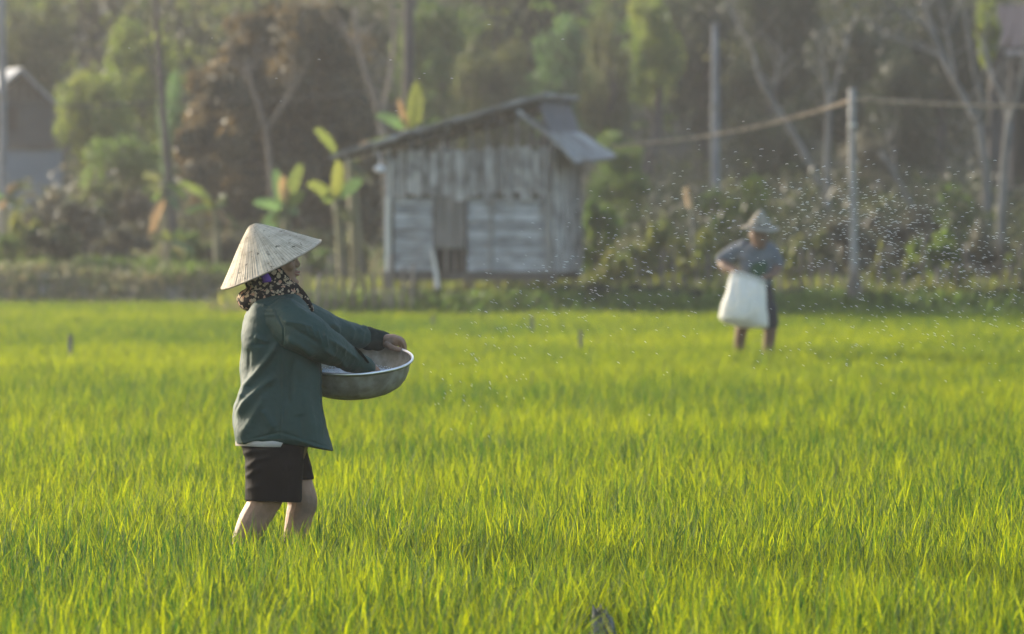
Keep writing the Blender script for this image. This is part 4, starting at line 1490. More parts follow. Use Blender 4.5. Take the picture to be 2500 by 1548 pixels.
ground_cover('bank_grass', 'short grass on the bank top and the land behind the field', 27000, (-16, 16), (60.0, 80), (.06, .20), 'drygrass', 3)
ground_cover('bank_face_grass', 'dry grass hanging down the bank face', 2700, (-16, -3.0), (65.9, 67.6), (.04, .13), 'drygrass', 4)
ground_cover('bank_top_weeds', 'green weeds on the rim of the bank', 2600, (-16, -2.6), (67.0, 70.5), (.06, .26), 'midgreen', 14, dens=-0.1)
ground_cover('green_weeds', 'yellow-green weeds along the field edge', 8500, (-3.4, 16), (60.6, 66), (.10, .38), 'weed', 5, dens=-0.05)
ground_cover('bund_grass', 'dark low grass on the bund', 8500, (-3.0, 16), (59.3, 61.2), (.10, .26), 'midgreen', 6)


# ------------------------------------------------------------------ fences of sticks
def stick_fence(label, d, pxs, tops, base, seed, m='stake', w=(8, 14)):
    rr = random.Random(seed)
    x0 = W(pxs[0], 0, d).x
    t = empty('stick_fence', label, 'fence', (x0, d, terrain(x0, d)))
    P = []
    for px, top in zip(pxs, tops):
        a = W(px + rr.uniform(-4, 4), base, d + rr.uniform(-.08, .08))
        a.z = terrain(a.x, a.y) - .15
        b = W(px + rr.uniform(-9, 9), top, d)
        r = rr.uniform(*w) / 2 / FPX * d
        mb = MB(); mb.tube([a, a.lerp(b, .5) + Vector((rr.uniform(-.02, .02), 0, 0)), b], [r, r * .95, r * .75], 6, sub=2)
        mb.build('stake', M[m], t, smooth=True)
        P.append(b)
    for f in (.35, .8):
        mb = MB()
        Q = []
        for px, top in zip(pxs, tops):
            q = W(px, top + (base - top) * (1 - f), d + .03); Q.append(q)
        sl = sum(q.z for q in Q) / len(Q)
        for q in Q: q.z = sl + (q.z - sl) * .3
        mb.tube(Q, [.010] * len(Q), 5, sub=2)
        mb.build('rail', M[m], t, smooth=True)


fx = list(range(705, 1010, 23))
rf = random.Random(31)
stick_fence('crooked stick fence between the woman and the hut stilts', 59.9, fx, [rf.uniform(610, 690) for _ in fx], 762, 1)
fx = list(range(1560, 1760, 28))
stick_fence('short stick fence between the hut and the farmer', 61.6, fx, [rf.uniform(600, 680) for _ in fx], 745, 2)
fx = [1905, 1925, 1950, 1975, 2005, 2030, 2055]
stick_fence('stick fence between the farmer and the bamboo pole', 61.6, fx, [rf.uniform(590, 680) for _ in fx], 745, 3)
fx = list(range(2120, 2560, 27))
stick_fence('long dark stick fence behind the cloud of grains', 61.4, fx, [rf.uniform(570, 680) for _ in fx], 745, 4)


# ------------------------------------------------------------------ stakes in the paddy and the stone
def field_stake(label, px, top, bot, d, w):
    x = W(px, 0, d).x
    t = empty('field_stake', label, 'stake', (x, d, 0), 'short stakes standing in the rice')
    mb = MB(); a, b = W(px, top, d), W(px + 1, bot, d); b.z = -.1
    r = w / 2 / FPX * d
    mb.tube([b, a.lerp(b, .4), a], [r, r, r * .92], 8); mb.build('post', M['stakepost'], t, smooth=False)
    mb = MB(); mb.tube([a + Vector((0, 0, -.03)), a + Vector((0, 0, -.012))], [r * 1.12, r * 1.12], 8); mb.build('tie', M['beam'], t)


M['stakepost'] = mat('blue_grey_stake', (0.075, 0.08, 0.10), (0.11, 0.115, 0.14), 9, 0.9)
field_stake('short dark stake in the rice behind the woman', 171, 818, 870, 44, 11)
field_stake('short dark stake in the rice in front of the hut corner', 1418, 806, 870, 46, 9)
field_stake('small faint stake in the rice near the bund below the hut', 1300, 772, 830, 52, 9)
field_stake('tiny faint stake in the far rice below the hut stilts', 1057, 768, 800, 55, 7)


def stone(label, px, top, d, w, seed, name='stone'):
    x = W(px, 0, d).x
    zt = CAM_H - (top - HOR) / FPX * d
    mb = MB()
    n, m = 40, 26
    rings = []
    for k in range(m):
        a = -math.pi / 2 + math.pi * (k + .5) / m
        ring = []
        for i in range(n):
            b = 2 * math.pi * i / n
            v = Vector((math.cos(a) * math.cos(b), math.cos(a) * math.sin(b), math.sin(a)))
            s = 1 + .35 * noise.noise(v * 1.3 + Vector((seed, 0, 0))) + .22 * noise.noise(v * 4 + Vector((seed, 3, 0))) + .12 * noise.noise(v * 9 + Vector((seed, 5, 0)))
            # a sloping ridge with its peak on one side
            zz = v.z * (1.0 - .35 * v.x)
            ring.append(Vector((x + v.x * s * w * .5 * (1 - .35 * max(0, v.z)), d + v.y * s * w * .4, zt * .15 + zz * s * zt * .8)))
        rings.append(ring)
    mb.loft(rings)
    o = mb.build(name, M['stone'], smooth=False)
    return tag(o, label, 'stone')


stone('dark muddy stone with pale top poking out of the rice', 1480, 1492, 16.7, .16, 4.0)


# ------------------------------------------------------------------ the thrown grains
def grains():
    r = np.random.default_rng(99)
    blobs = [(1120, 960, 45, 60, 18), (1205, 840, 50, 75, 30), (1320, 740, 85, 60, 60), (1450, 680, 100, 65, 70), (1600, 610, 120, 85, 85), (1760, 520, 130, 80, 90), (1960, 500, 140, 75, 130),
             (2140, 530, 130, 62, 210), (2270, 610, 130, 65, 170), (2390, 690, 110, 75, 110), (2080, 640, 190, 65, 80), (2220, 780, 190, 55, 90), (2050, 860, 260, 60, 28), (1700, 880, 250, 60, 8), (1200, 150, 700, 120, 12)]
    P = []
    for cx, cy_, sx, sy, n in blobs:
        for _ in range(int(n * 1.55)):
            px, py = r.normal(cx, sx), r.normal(cy_, sy)
            if px > 2600 or py < 20 or py > 1150 or px < 300:
                continue
            ang = np.interp(py, [300, 480, 600, 720, 850, 1000], [-8, 0, 8, 20, 28, 40]) + r.normal(0, 5)
            if px < 1300: ang += 12
            P.append((px, py, 20 + r.normal(0, .7), ang, r.uniform(.5, 1.0)))
    # one grain: a slender rice-grain body
    mb = MB()
    n = 6
    mb.tube([(-.0078, 0, -.0012), (-.0045, 0, .0), (0, 0, .0007), (.0045, 0, 0), (.0078, 0, -.0012)], [.0003, .0009, .0011, .0009, .0003], n)
    gm = mb.mesh('grain', [M['grain']], smooth=True)
    first = True
    idx = r.permutation(len(P))
    ones, rest = idx[:300], idx[300:]

    def matrix(p):
        px, py, d, ang, s = p
        return Matrix.Translation(W(px, py, d)) @ Matrix.Rotation(rad(ang), 4, 'Y') @ Matrix.Rotation(r.uniform(-.5, .5), 4, 'Z') @ Matrix.Scale(s, 4)
    g0 = bpy.data.objects.new('grain', gm)
    tag(g0, 'tiny white fertiliser grain flying in the thrown cloud', 'grain', 'fertiliser grains thrown over the field')
    for k, i in enumerate(ones):
        o = g0 if k == 0 else g0.copy()
        COL.objects.link(o)
        o.matrix_world = matrix(P[i])
    V = get_co(gm)
    F = [tuple(p.vertices) for p in gm.polygons]
    mb = MB()
    for i in rest:
        m = matrix(P[i])
        mb.add([m @ Vector(v) for v in V], F)
    o = mb.build('grain_cloud', M['grain'], smooth=True)
    tag(o, 'cloud of tiny white fertiliser grains thrown over the field', kind='stuff')


grains()
# ------------------------------------------------------------------ the woman
DW = 20.0
K = DW / FPX                     # metres per photo pixel at the woman


def P(px, py, dy=0.0):
    return W(px, py, DW + dy)


def slices(mb, rows, n=28, power=2.4, dist=DW, remap=None, dy0=0.0):
    """horizontal cross sections: (py, x left, x right, half depth[, depth offset]) in photo pixels / metres"""
    rings = []
    for row in rows:
        py, xl, xr, hd = row[:4]
        off = row[4] if len(row) > 4 else 0.0
        cx, hw = (xl + xr) / 2, (xr - xl) / 2
        ring = []
        for i in range(n):
            a = 2 * math.pi * i / n
            c, s = math.cos(a), math.sin(a)
            e = 2.0 / power
            x = cx + hw * math.copysign(abs(c) ** e, c)
            y = hd * math.copysign(abs(s) ** e, s) + off + dy0
            q = py if remap is None else remap(x, py, row)
            ring.append(W(x, q, dist + y))
        rings.append(ring)
    mb.loft(rings)


def limb(mb, pts, n=16, sub=4, dist=DW, flat=1.0):
    mb.tube([W(a, b, dist + c) for a, b, c, _ in pts], [r for *_, r in pts], n, round_ends=True, sub=sub, flat=flat)


def interp_rows(rows, k=3):
    out = []
    for i in range(len(rows) - 1):
        for j in range(k):
            t = j / k
            out.append(tuple(a * (1 - t) + b * t for a, b in zip(rows[i], rows[i + 1])))
    out.append(rows[-1])
    return out


def fold_field(px, py, folds):
    """height of cloth folds: each fold is a polyline with width and height"""
    h = np.zeros(len(px))
    for pts, wd, amp in folds:
        best = np.full(len(px), 1e9); tt = np.zeros(len(px))
        pts = np.array(pts, float)
        seg = np.linalg.norm(np.diff(pts, axis=0), axis=1); tot = seg.sum(); acc = 0
        for i in range(len(pts) - 1):
            a, b = pts[i], pts[i + 1]
            d = b - a
            t = np.clip(((px - a[0]) * d[0] + (py - a[1]) * d[1]) / (d @ d), 0, 1)
            dist = np.hypot(px - a[0] - t * d[0], py - a[1] - t * d[1])
            m = dist < best
            best[m] = dist[m]; tt[m] = ((acc + t * seg[i]) / tot)[m]
            acc += seg[i]
        h += amp * np.exp(-(best / wd) ** 2) * np.clip(np.minimum(tt, 1 - tt) * 6 + .15, 0, 1)
    return h


def hand_chain(mb, pts, dist=DW, n=9):
    mb.tube([W(a, b, dist + c) for a, b, c, _ in pts], [r for *_, r in pts], n, round_ends=True, sub=3)


def woman():
    t = empty('person', 'woman in dark green shirt and conical hat wading through rice, holding a basin', 'person', tuple(W(680, HOR + CAM_H / K, DW)))
    # ---- body: one continuous surface
    mb = MB()
    head = [(572, 662, 690, .020), (578, 642, 704, .046), (590, 630, 714, .064), (606, 624, 719, .073), (622, 622, 721, .076), (634, 624, 720, .075), (646, 628, 720.5, .073), (656, 636, 722, .069), (665, 644, 722, .064),
            (675, 655, 721, .056), (683, 664, 725, .047), (690, 674, 727.5, .038), (696, 684, 726, .028), (700, 694, 717, .015)]
    slices(mb, interp_rows(head, 2), 26, 2.1)
    limb(mb, [(664, 690, 0, .052), (664, 720, 0, .052), (666, 752, 0, .06)])
    # nose, nostril wing, lips, chin, brow, cheek
    limb(mb, [(717, 628, 0, .007), (724, 638, 0, .009), (728, 645, 0, .0098), (726, 649, 0, .008)], 10, 2)
    for s in (-1, 1):
        mb.ball(P(723, 648, s * .011), (.0095, .0075, .0075), 10, 7)
        mb.ball(P(706, 650, s * .050), (.022, .018, .020), 12, 8)
        mb.ball(P(716, 618, s * .026), (.012, .024, .008), 10, 6)
        mb.ball(P(664, 640, s * .076), (.016, .008, .03), 10, 8)
    mb.ball(P(721, 661.5), (.0125, .021, .0060), 10, 6)
    mb.ball(P(721, 671.5), (.0115, .018, .0058), 10, 6)
    mb.ball(P(719, 689), (.019, .021, .014), 10, 7)
    # torso
    tor = [(735, 640, 710, .09), (760, 622, 735, .155), (800, 606, 752, .155), (860, 606, 758, .14), (930, 608, 756, .135), (1000, 592, 764, .16), (1060, 592, 760, .165), (1100, 602, 750, .15), (1130, 620, 738, .13)]
    slices(mb, interp_rows(tor, 2), 24, 2.2)
    # arms
    limb(mb, [(700, 775, -.155, .055), (738, 802, -.17, .050), (785, 835, -.15, .044), (830, 860, -.05, .038), (872, 885, .045, .032), (896, 899, .085, .026)])
    limb(mb, [(722, 775, .155, .055), (775, 790, .20, .050), (822, 806, .26, .043), (872, 822, .36, .036), (915, 830, .41, .029), (938, 832, .43, .026)])
    # legs
    limb(mb, [(660, 1090, -.08, .092), (664, 1150, -.085, .086), (652, 1205, -.085, .070), (640, 1235, -.085, .062), (617, 1275, -.085, .060), (596, 1318, -.085, .049), (578, 1372, -.085, .034), (570, 1425, -.085, .034), (582, 1462, -.085, .036), (632, 1474, -.09, .026)], sub=5)
    limb(mb, [(686, 1090, .08, .080), (711, 1150, .09, .070), (730, 1200, .09, .062), (738, 1228, .09, .060), (730, 1262, .09, .054), (722, 1310, .09, .050), (716, 1375, .09, .034), (712, 1425, .09, .033), (728, 1462, .09, .035), (775, 1474, .09, .026)], sub=5)
    mb.ball(P(753, 1222, .09), (.022, .042, .045), 12, 9)
    # the hand on the far rim: fingers over the outside, thumb along the inside
    D = .385
    mb.tube([P(934, 832, D + .03), P(948, 833, D + .012), P(961, 832, D + .004), P(970, 832, D + .004)], [.025, .029, .028, .022], 12, True, 3, 1.15)
    hand_chain(mb, [(966, 827, D - .018, .0098), (978, 832, D - .012, .0095), (985, 843, D - .002, .0085), (986, 856, D + .006, .0072)])
    hand_chain(mb, [(968, 824, D + .006, .0100), (981, 829, D + .012, .0095), (988, 841, D + .020, .0085), (989, 855, D + .022, .0074)])
    hand_chain(mb, [(966, 824, D + .030, .0098), (978, 829, D + .038, .0092), (985, 842, D + .044, .0082), (986, 855, D + .044, .0072)])
    hand_chain(mb, [(960, 826, D + .050, .0088), (971, 832, D + .060, .0082), (977, 844, D + .064, .0072), (978, 854, D + .062, .0064)])
    hand_chain(mb, [(944, 842, D - .026, .0140), (957, 849, D - .046, .0128), (972, 853, D - .044, .0108), (987, 857.5, D - .038, .0090)])
    # the hand down among the grains
    E_ = .10
    mb.tube([P(893, 897, .085), P(903, 903, E_), P(914, 911, E_ + .01)], [.024, .031, .028], 12, True, 3, 1.1)
    for k, (dx, dz, dd) in enumerate(((16, 20, -.030), (20, 20, -.010), (20, 21, .012), (16, 20, .032))):
        hand_chain(mb, [(912, 909, E_ + dd, .0095), (912 + dx * .6, 909 + dz * .5, E_ + dd * 1.2, .0088), (912 + dx * .9, 909 + dz, E_ + dd * 1.1, .0074)])
    hand_chain(mb, [(905, 908, E_ - .035, .0115), (912, 919, E_ - .048, .0100), (922, 926, E_ - .040, .0080)])
    me = remesh(mb, .0036, 3, .5)
    me.materials.append(M['skin'])
    body = link('body', me, t)
    # eyes, lips, brows, nail, hair
    for s in (-1, 1):
        mb = MB(); mb.ball(P(714.5, 633, s * .030), (.010, .012, .0075), 10, 8); mb.build('eye', M['eye'], t, smooth=True)
        mb = MB(); mb.tube([P(719, 622, s * .012), P(720, 618, s * .028), P(713, 621, s * .047)], [.002, .003, .0015], 6, sub=3); mb.build('eyebrow', M['hair'], t, smooth=True)
    mb = MB()
    mb.tube([P(719, 665.5, -.023), P(727, 664.5, -.013), P(730.6, 663.8, 0), P(727, 664.5, .013), P(719, 665.5, .023)], [.0015, .0036, .0044, .0036, .0015], 8, True, 3)
    mb.build('upper_lip', M['lip'], t, smooth=True)
    mb = MB()
    mb.tube([P(719, 668, -.021), P(726, 670, -.012), P(729.3, 670.5, 0), P(726, 670, .012), P(719, 668, .021)], [.0015, .0034, .0042, .0034, .0015], 8, True, 3)
    mb.build('lower_lip', M['lip'], t, smooth=True)
    mb = MB(); mb.ball(P(985, 855.5, D - .0465), (.0062, .003, .0048), 8, 6); mb.build('thumbnail', M['nail'], t, smooth=True)
    mb = MB()
    slices(mb, [(570, 655, 690, .022), (577, 636, 702, .052), (590, 624, 708, .072), (608, 617, 706, .081), (630, 616, 694, .083), (655, 622, 676, .078), (680, 640, 668, .06)], 24, 2.1)
    mb.build('hair', M['hair'], t, smooth=True)

    # ---- dark green shirt: torso, both sleeves, long tail
    hemx = [560, 573, 600, 640, 680, 705, 738, 780, 818]
    hemy = [1087, 1086, 1083, 1074, 1066, 1068, 1082, 1096, 1103]
    rows = [(714, 655, 712, .075), (722, 634, 733, .120), (733, 618, 743, .150), (748, 606, 752, .172), (772, 598, 764, .180), (805, 592, 776, .182), (845, 588, 781, .180), (890, 589, 783, .176), (925, 590, 784, .174),
            (945, 589, 784, .175), (960, 580, 785, .178), (985, 573, 787, .184), (1010, 570, 791, .188), (1035, 568, 797, .190), (1060, 569, 804, .190), (1086, 572, 814, .188)]

    def remap(x, py, row):
        if py <= 1000:
            return py
        return 1000 + (py - 1000) / 86.0 * (np.interp(x, hemx, hemy) - 1000)
    mb = MB()
    slices(mb, interp_rows(rows, 3), 56, 3.1, remap=remap)
    # near sleeve down into the basin
    limb(mb, [(690, 778, -.125, .088), (722, 800, -.165, .088), (755, 818, -.175, .082), (790, 842, -.145, .072), (828, 861, -.065, .058), (858, 878, .02, .049), (884, 892, .07, .041), (893, 898, .082, .038)], 20)
    # far sleeve
    limb(mb, [(716, 780, .12, .085), (765, 794, .18, .078), (803, 806, .24, .062), (835, 814, .29, .056), (868, 821, .345, .052), (888, 824, .375, .046), (896, 826, .385, .040)], 20)
    mb.ball(P(786, 776, .20), (.036, .03, .030), 12, 9)
    mb.ball(P(878, 803, .36), (.030, .03, .020), 12, 9)
    # collar
    me = remesh(mb, .0038, 7, .5)
    co, no = get_co(me), get_no(me)
    px, py = to_px(co)
    near = np.clip(-no[:, 1] * 1.6 + .1, 0, 1)
    folds = [([(586, 968), (615, 925), (650, 880), (680, 835)], 8, .008), ([(572, 1020), (600, 985), (640, 945), (675, 915)], 9, .010), ([(570, 1000), (598, 962)], 6, .008),
             ([(590, 1062), (622, 1010), (652, 960)], 10, .006), ([(688, 860), (691, 950), (684, 1064)], 3.0, .0035), ([(697, 824), (735, 842), (770, 868)], 9, .009),
             ([(640, 745), (668, 750)], 3.5, .004), ([(642, 756), (672, 758)], 3.5, .004), ([(645, 768), (674, 768)], 3.5, .0035), ([(690, 785), (730, 790), (762, 800)], 5, .005),
             ([(700, 730), (728, 752), (752, 772)], 6, .005), ([(712, 800), (750, 822), (782, 842)], 6, -.005), ([(720, 872), (706, 930), (703, 990)], 7, -.006), ([(735, 880), (745, 960), (765, 1060)], 12, .006),
             ([(770, 880), (775, 960), (792, 1070)], 8, .005), ([(790, 850), (826, 880), (850, 900)], 6, .006), ([(800, 826), (840, 852), (878, 880)], 5, .005), ([(812, 870), (835, 888)], 5, -.005),
             ([(620, 820), (655, 838)], 6, .004), ([(615, 842), (660, 840)], 5, -.003), ([(606, 850), (600, 920)], 7, -.004), ([(757, 794), (771, 826)], 3.2, .0035), ([(773, 804), (785, 838)], 3.2, .004), ([(792, 816), (800, 848)], 3, .0035), ([(815, 832), (820, 862)], 3, .003), ([(838, 848), (842, 872)], 3, .003), ([(741, 792), (752, 812)], 3, .003),
             ([(652, 745), (700, 716)], 2.0, -.0025), ([(668, 752), (690, 800), (692, 860)], 2.2, -.003), ([(600, 1075), (683, 1056), (740, 1072), (806, 1094)], 2.2, -.0025), ([(640, 1000), (670, 1050)], 10, .005), ([(730, 1010), (742, 1078)], 9, -.005)]
    h = fold_field(px, py, folds) * near * 1.7
    ff = fold_field(px, py, [([(806, 788), (822, 800), (826, 816)], 6, .008), ([(848, 790), (862, 808), (860, 835)], 6, .007), ([(872, 797), (886, 812), (880, 842)], 6, .009), ([(884, 795), (896, 800)], 4, .007)])
    h += ff * (px > 790) * (py < 850) * (co[:, 1] > DW + .1)
    n1 = vnoise(co * np.array([1, 1, .6]), 9, 3.0)
    n2 = vnoise(co * np.array([1.3, 1, .7]), 22, 8.0)
    back = np.clip(-no[:, 0] * 1.4, 0, 1) * np.clip((py - 730) / 60, 0, 1)
    rg = vnoise(co * np.array([1.0, 1.0, .55]) + np.array([0, 0, .3]), 15, 21.0)
    rg2 = vnoise(co * np.array([.8, 1.0, 1.1]), 34, 5.0)
    h += (0.25 - np.abs(rg)) * .0065 + (0.2 - np.abs(rg2)) * .0022
    h += (0.2 - np.abs(vnoise(co * np.array([1.0, 1.0, .7]), 55, 9.0))) * .0013
    h += n1 * .0050 + n2 * .0018 + back * (np.sin(py * .055 + co[:, 1] * 18) * .004)
    set_co(me, co + no * h[:, None])
    me.materials.append(M['shirt'])
    shirt = link('shirt', me, t)
    # cuffs
    mb = MB(); limb(mb, [(896, 825, .385, .047), (910, 828, .40, .045), (924, 831, .413, .042), (934, 832, .424, .0395)], 18, 2)
    me = remesh(mb, .004, 3); co, no = get_co(me), get_no(me)
    set_co(me, co + no * (vnoise(co, 40, 2) * .003)[:, None]); me.materials.append(M['cuff'])
    cf = link('cuff', me); cf.parent = shirt; cf.matrix_parent_inverse = shirt.matrix_world.inverted() if False else Matrix.Identity(4)
    mb = MB()
    fl = [(866, 846, .0), (880, 856, .02), (892, 871, .045), (902, 886, .07), (897, 887, .075), (884, 876, .055), (870, 860, .03)]
    ring0 = [P(a, b, c - .045) for a, b, c in fl]
    ring1 = [P(a, b, c - .020) for a, b, c in fl]
    mb.loft([ring0, ring1]); c2 = mb.build('cuff', M['cuff']); c2.parent = shirt
    # collar band under the scarf
    # pale undershirt showing below the hem
    uh = [(560, 1090), (572, 1089), (606, 1090), (640, 1092), (690, 1092), (692, 1077), (720, 1072), (760, 1075)]
    rows = [(1000, 586, 765, .170), (1040, 578, 762, .178), (1086, 574, 748, .182)]

    def remap2(x, py, row):
        return py if py < 1041 else 1040 + (py - 1040) / 46.0 * (np.interp(x, [a for a, _ in uh], [b for _, b in uh]) - 1040)
    mb = MB(); slices(mb, interp_rows(rows, 4), 64, 2.5, remap=remap2)
    mb.build('undershirt', M['undershirt'], t, smooth=True)

    # ---- black knee shorts
    mb = MB()
    slices(mb, interp_rows([(1010, 592, 750, .150), (1060, 586, 752, .160), (1090, 588, 748, .162), (1115, 597, 742, .162), (1140, 602, 738, .150)], 3), 30, 2.4)
    slices(mb, interp_rows([(1085, 588, 745, .092, -.082), (1120, 598, 741, .092, -.086), (1165, 599, 739, .094, -.09), (1200, 598, 737, .095, -.09), (1224, 598, 736, .095, -.09)], 3), 26, 2.5,
           remap=lambda x, py, r: py + (3 if py > 1195 else 0) * (x - 598) / 138)
    slices(mb, interp_rows([(1085, 640, 747, .090, .085), (1130, 672, 757, .088, .09), (1172, 690, 768, .086, .095)], 4), 26, 2.4, remap=lambda x, py, r: py + (3 if py > 1140 else 0) * (740 - x) / 60)
    me = remesh(mb, .005, 4)
    co, no = get_co(me), get_no(me)
    px, py = to_px(co)
    h = fold_field(px, py, [([(590, 1110), (625, 1100), (655, 1098)], 6, .006), ([(598, 1145), (625, 1125), (660, 1115)], 6, .007), ([(598, 1168), (618, 1152), (640, 1146)], 5, .006), ([(600, 1195), (640, 1185)], 6, .004),
                            ([(735, 1120), (690, 1150)], 8, .004), ([(748, 1120), (758, 1150)], 5, .004)]) * np.clip(-no[:, 1] + .5, 0, 1)
    set_co(me, co + no * (h + vnoise(co, 16, 4) * .0035)[:, None])
    me.materials.append(M['shorts'])
    link('shorts', me, t)

    # ---- flowered scarf round head, neck and collar
    mb = MB()
    ax = Vector((math.cos(rad(40)), 0, math.sin(rad(40))))       # towards the face opening
    up = Vector((-ax.z, 0, ax.x))
    c0 = P(688, 664)
    for_rings = []
    for s, hu_, hd_, ha, off in ((-.150, .02, .02, .02, 0), (-.140, .06, .05, .062, 0), (-.115, .092, .075, .088, .0), (-.075, .108, .09, .099, 0), (-.03, .104, .092, .098, 0), (0.0, .098, .086, .088, 0), (.012, .094, .082, .082, 0)):
        ring = []
        for i in range(30):
            a = 2 * math.pi * i / 30
            k = hu_ if math.cos(a) > 0 else hd_
            ring.append(c0 + ax * s + up * (math.cos(a) * k + .012) + Vector((0, math.sin(a) * ha, 0)))
        for_rings.append(ring)
    mb.loft(for_rings)
    # neck roll, thick at the nape
    ring_pts, rads = [], []
    for k in range(25):
        a = 2 * math.pi * k / 24
        x = 661 + 55 * math.cos(a)
        y = .090 * math.sin(a)
        py_ = 719 - 13 * math.cos(a)
        ring_pts.append(P(x, py_, y)); rads.append(.030 + .016 * max(0, -math.cos(a)) ** 1.5)
    mb.tube(ring_pts, rads, 14, True)
    slices(mb, interp_rows([(692, 616, 716, .09), (712, 606, 724, .10), (735, 606, 722, .105), (748, 612, 716, .10)], 3), 26, 2.2)
    # nape knot and front tail lying on the chest
    mb.ball(P(603, 728), (.034, .05, .038), 14, 10)
    limb(mb, [(714, 702, -.03, .022), (732, 716, -.025, .020), (745, 732, -.02, .016), (756, 750, -.01, .010)], 12, 3)
    limb(mb, [(714, 702, .03, .022), (734, 718, .04, .020), (748, 736, .045, .016), (760, 756, .05, .010)], 12, 3)
    me = remesh(mb, .0042, 4)
    co, no = get_co(me), get_no(me)
    px, py = to_px(co)
    h = fold_field(px, py, [([(612, 712), (650, 722), (690, 708)], 5, .006), ([(606, 735), (640, 742), (672, 728)], 5, .006), ([(648, 690), (680, 700), (712, 700)], 4, .005), ([(680, 662), (702, 684), (724, 703)], 3, .005), ([(660, 668), (690, 694)], 4, -.004),
                            ([(625, 700), (650, 705)], 4, -.005)]) + vnoise(co, 26, 5) * .004
    set_co(me, co + no * h[:, None])
    me.materials.append(M['scarf'])
    link('scarf', me, t)
    mb = MB()
    q_ = [(636, 668, -.100, 9), (637, 676, -.108, 11), (640, 684, -.112, 12), (641, 691, -.112, 11)]
    mb.loft([[P(a, b, c + .004), P(a, b, c - .006), P(a + w * .6, b - 1.5, c - .009), P(a + w * 1.9, b - 3, c - .004), P(a + w * 1.9, b - 3, c + .006)] for a, b, c, w in q_])
    mb.build('chin_strap', M['purple'], t, smooth=True)

    # ---- conical palm-leaf hat
    apex, left, right = P(615, 541), P(540, 703), P(784, 587)
    cen = (left + right) / 2
    R = (right - left).length / 2
    X = (right - left).normalized()
    A = (apex - cen)
    A = (A - X * A.dot(X)); Hh = A.length; A.normalize()
    Y = A.cross(X).normalized()
    tilt = Matrix.Rotation(rad(-6.2), 3, X)
    Yt, At = tilt @ Y, tilt @ A
    if Yt.y < 0: Yt, X2 = -Yt, X
    # keep the near rim lower than the far rim
    if (cen - Yt * R).z > (cen + Yt * R).z:
        tilt = Matrix.Rotation(rad(6.2), 3, X)
        Yt, At = tilt @ Y, tilt @ A
        if Yt.y < 0: Yt = -Yt
    NS, NV, PER = 104, 16, 4
    n = NS * PER
    verts, faces, uvs = [], [], []
    prof = []
    for k in range(NV + 1):
        v = k / NV
        r = R * v
        z = Hh * (1 - v) + .010 * math.sin(math.pi * v) * (1 - v) - .010 * math.exp(-(v / .05) ** 2)
        prof.append((max(r, .002), z, v))
    rr = random.Random(4)
    jit = [rr.uniform(-.0008, .0008) for _ in range(NS)]
    for r, z, v in prof:
        for i in range(n):
            a = 2 * math.pi * i / n
            ph = (i % PER) / PER
            bumpy = (.0016 * (1 - abs(ph * 2 - 1)) + jit[i // PER]) * v + .0012 * noise.noise((math.cos(a) * 4, math.sin(a) * 4, v * 6))
            rim = .002 * noise.noise((math.cos(a) * 6, math.sin(a) * 6, 1)) * (v > .97)
            verts.append(cen + X * (math.cos(a) * (r + rim)) + Yt * (math.sin(a) * (r + rim)) + At * (z + bumpy))
    for k in range(NV):
        for i in range(n):
            j = (i + 1) % n
            faces.append((k * n + i, (k + 1) * n + i, (k + 1) * n + j, k * n + j))
            u0, u1 = i / PER, (i + 1) / PER - 1e-4
            uvs += [(u0, k / NV), (u0, (k + 1) / NV), (u1, (k + 1) / NV), (u1, k / NV)]
    hm = bpy.data.meshes.new('hat')
    hm.from_pydata([tuple(v) for v in verts], [], faces)
    ul = hm.uv_layers.new(name='UVMap')
    ul.data.foreach_set('uv', np.array(uvs, float).ravel())
    hm.materials.append(M['hat'])
    hat = link('hat', hm, t)
    so = hat.modifiers.new('thick', 'SOLIDIFY'); so.thickness = .003; so.offset = -1
    mb = MB()
    mb.tube([cen + X * (R * math.cos(2 * math.pi * k / 72)) + Yt * (R * math.sin(2 * math.pi * k / 72)) - At * .001 for k in range(73)], [.0035] * 73, 7)
    rim = mb.build('rim', M['hatrim'], smooth=True); rim.parent = hat
    mb = MB()
    for k in range(26):      # loose fibres
        a = rr.uniform(0, 6.28)
        v = rr.choice((1, 1, 1, rr.random()))
        q = cen + X * (R * v * math.cos(a)) + Yt * (R * v * math.sin(a)) + At * (Hh * (1 - v))
        mb.tube([q, q + Vector((rr.uniform(-.012, .012), rr.uniform(-.01, .01), rr.uniform(.002, .014)))], [.0006, .0003], 4)
    for e in ((-.012, .004), (-.016, -.004)):
        q = left; mb.tube([q, q + Vector((e[0], 0, e[1])), q + Vector((e[0] * .8, 0, e[1] - .008))], [.0012, .001, .0006], 4)
    fb = mb.build('frayed_fibre', M['hatrim']); fb.parent = hat
    return t


M['hatrim'] = mat('hat_rim_cane', (0.26, 0.21, 0.15), (0.40, 0.33, 0.25), 30, 0.7)
woman()


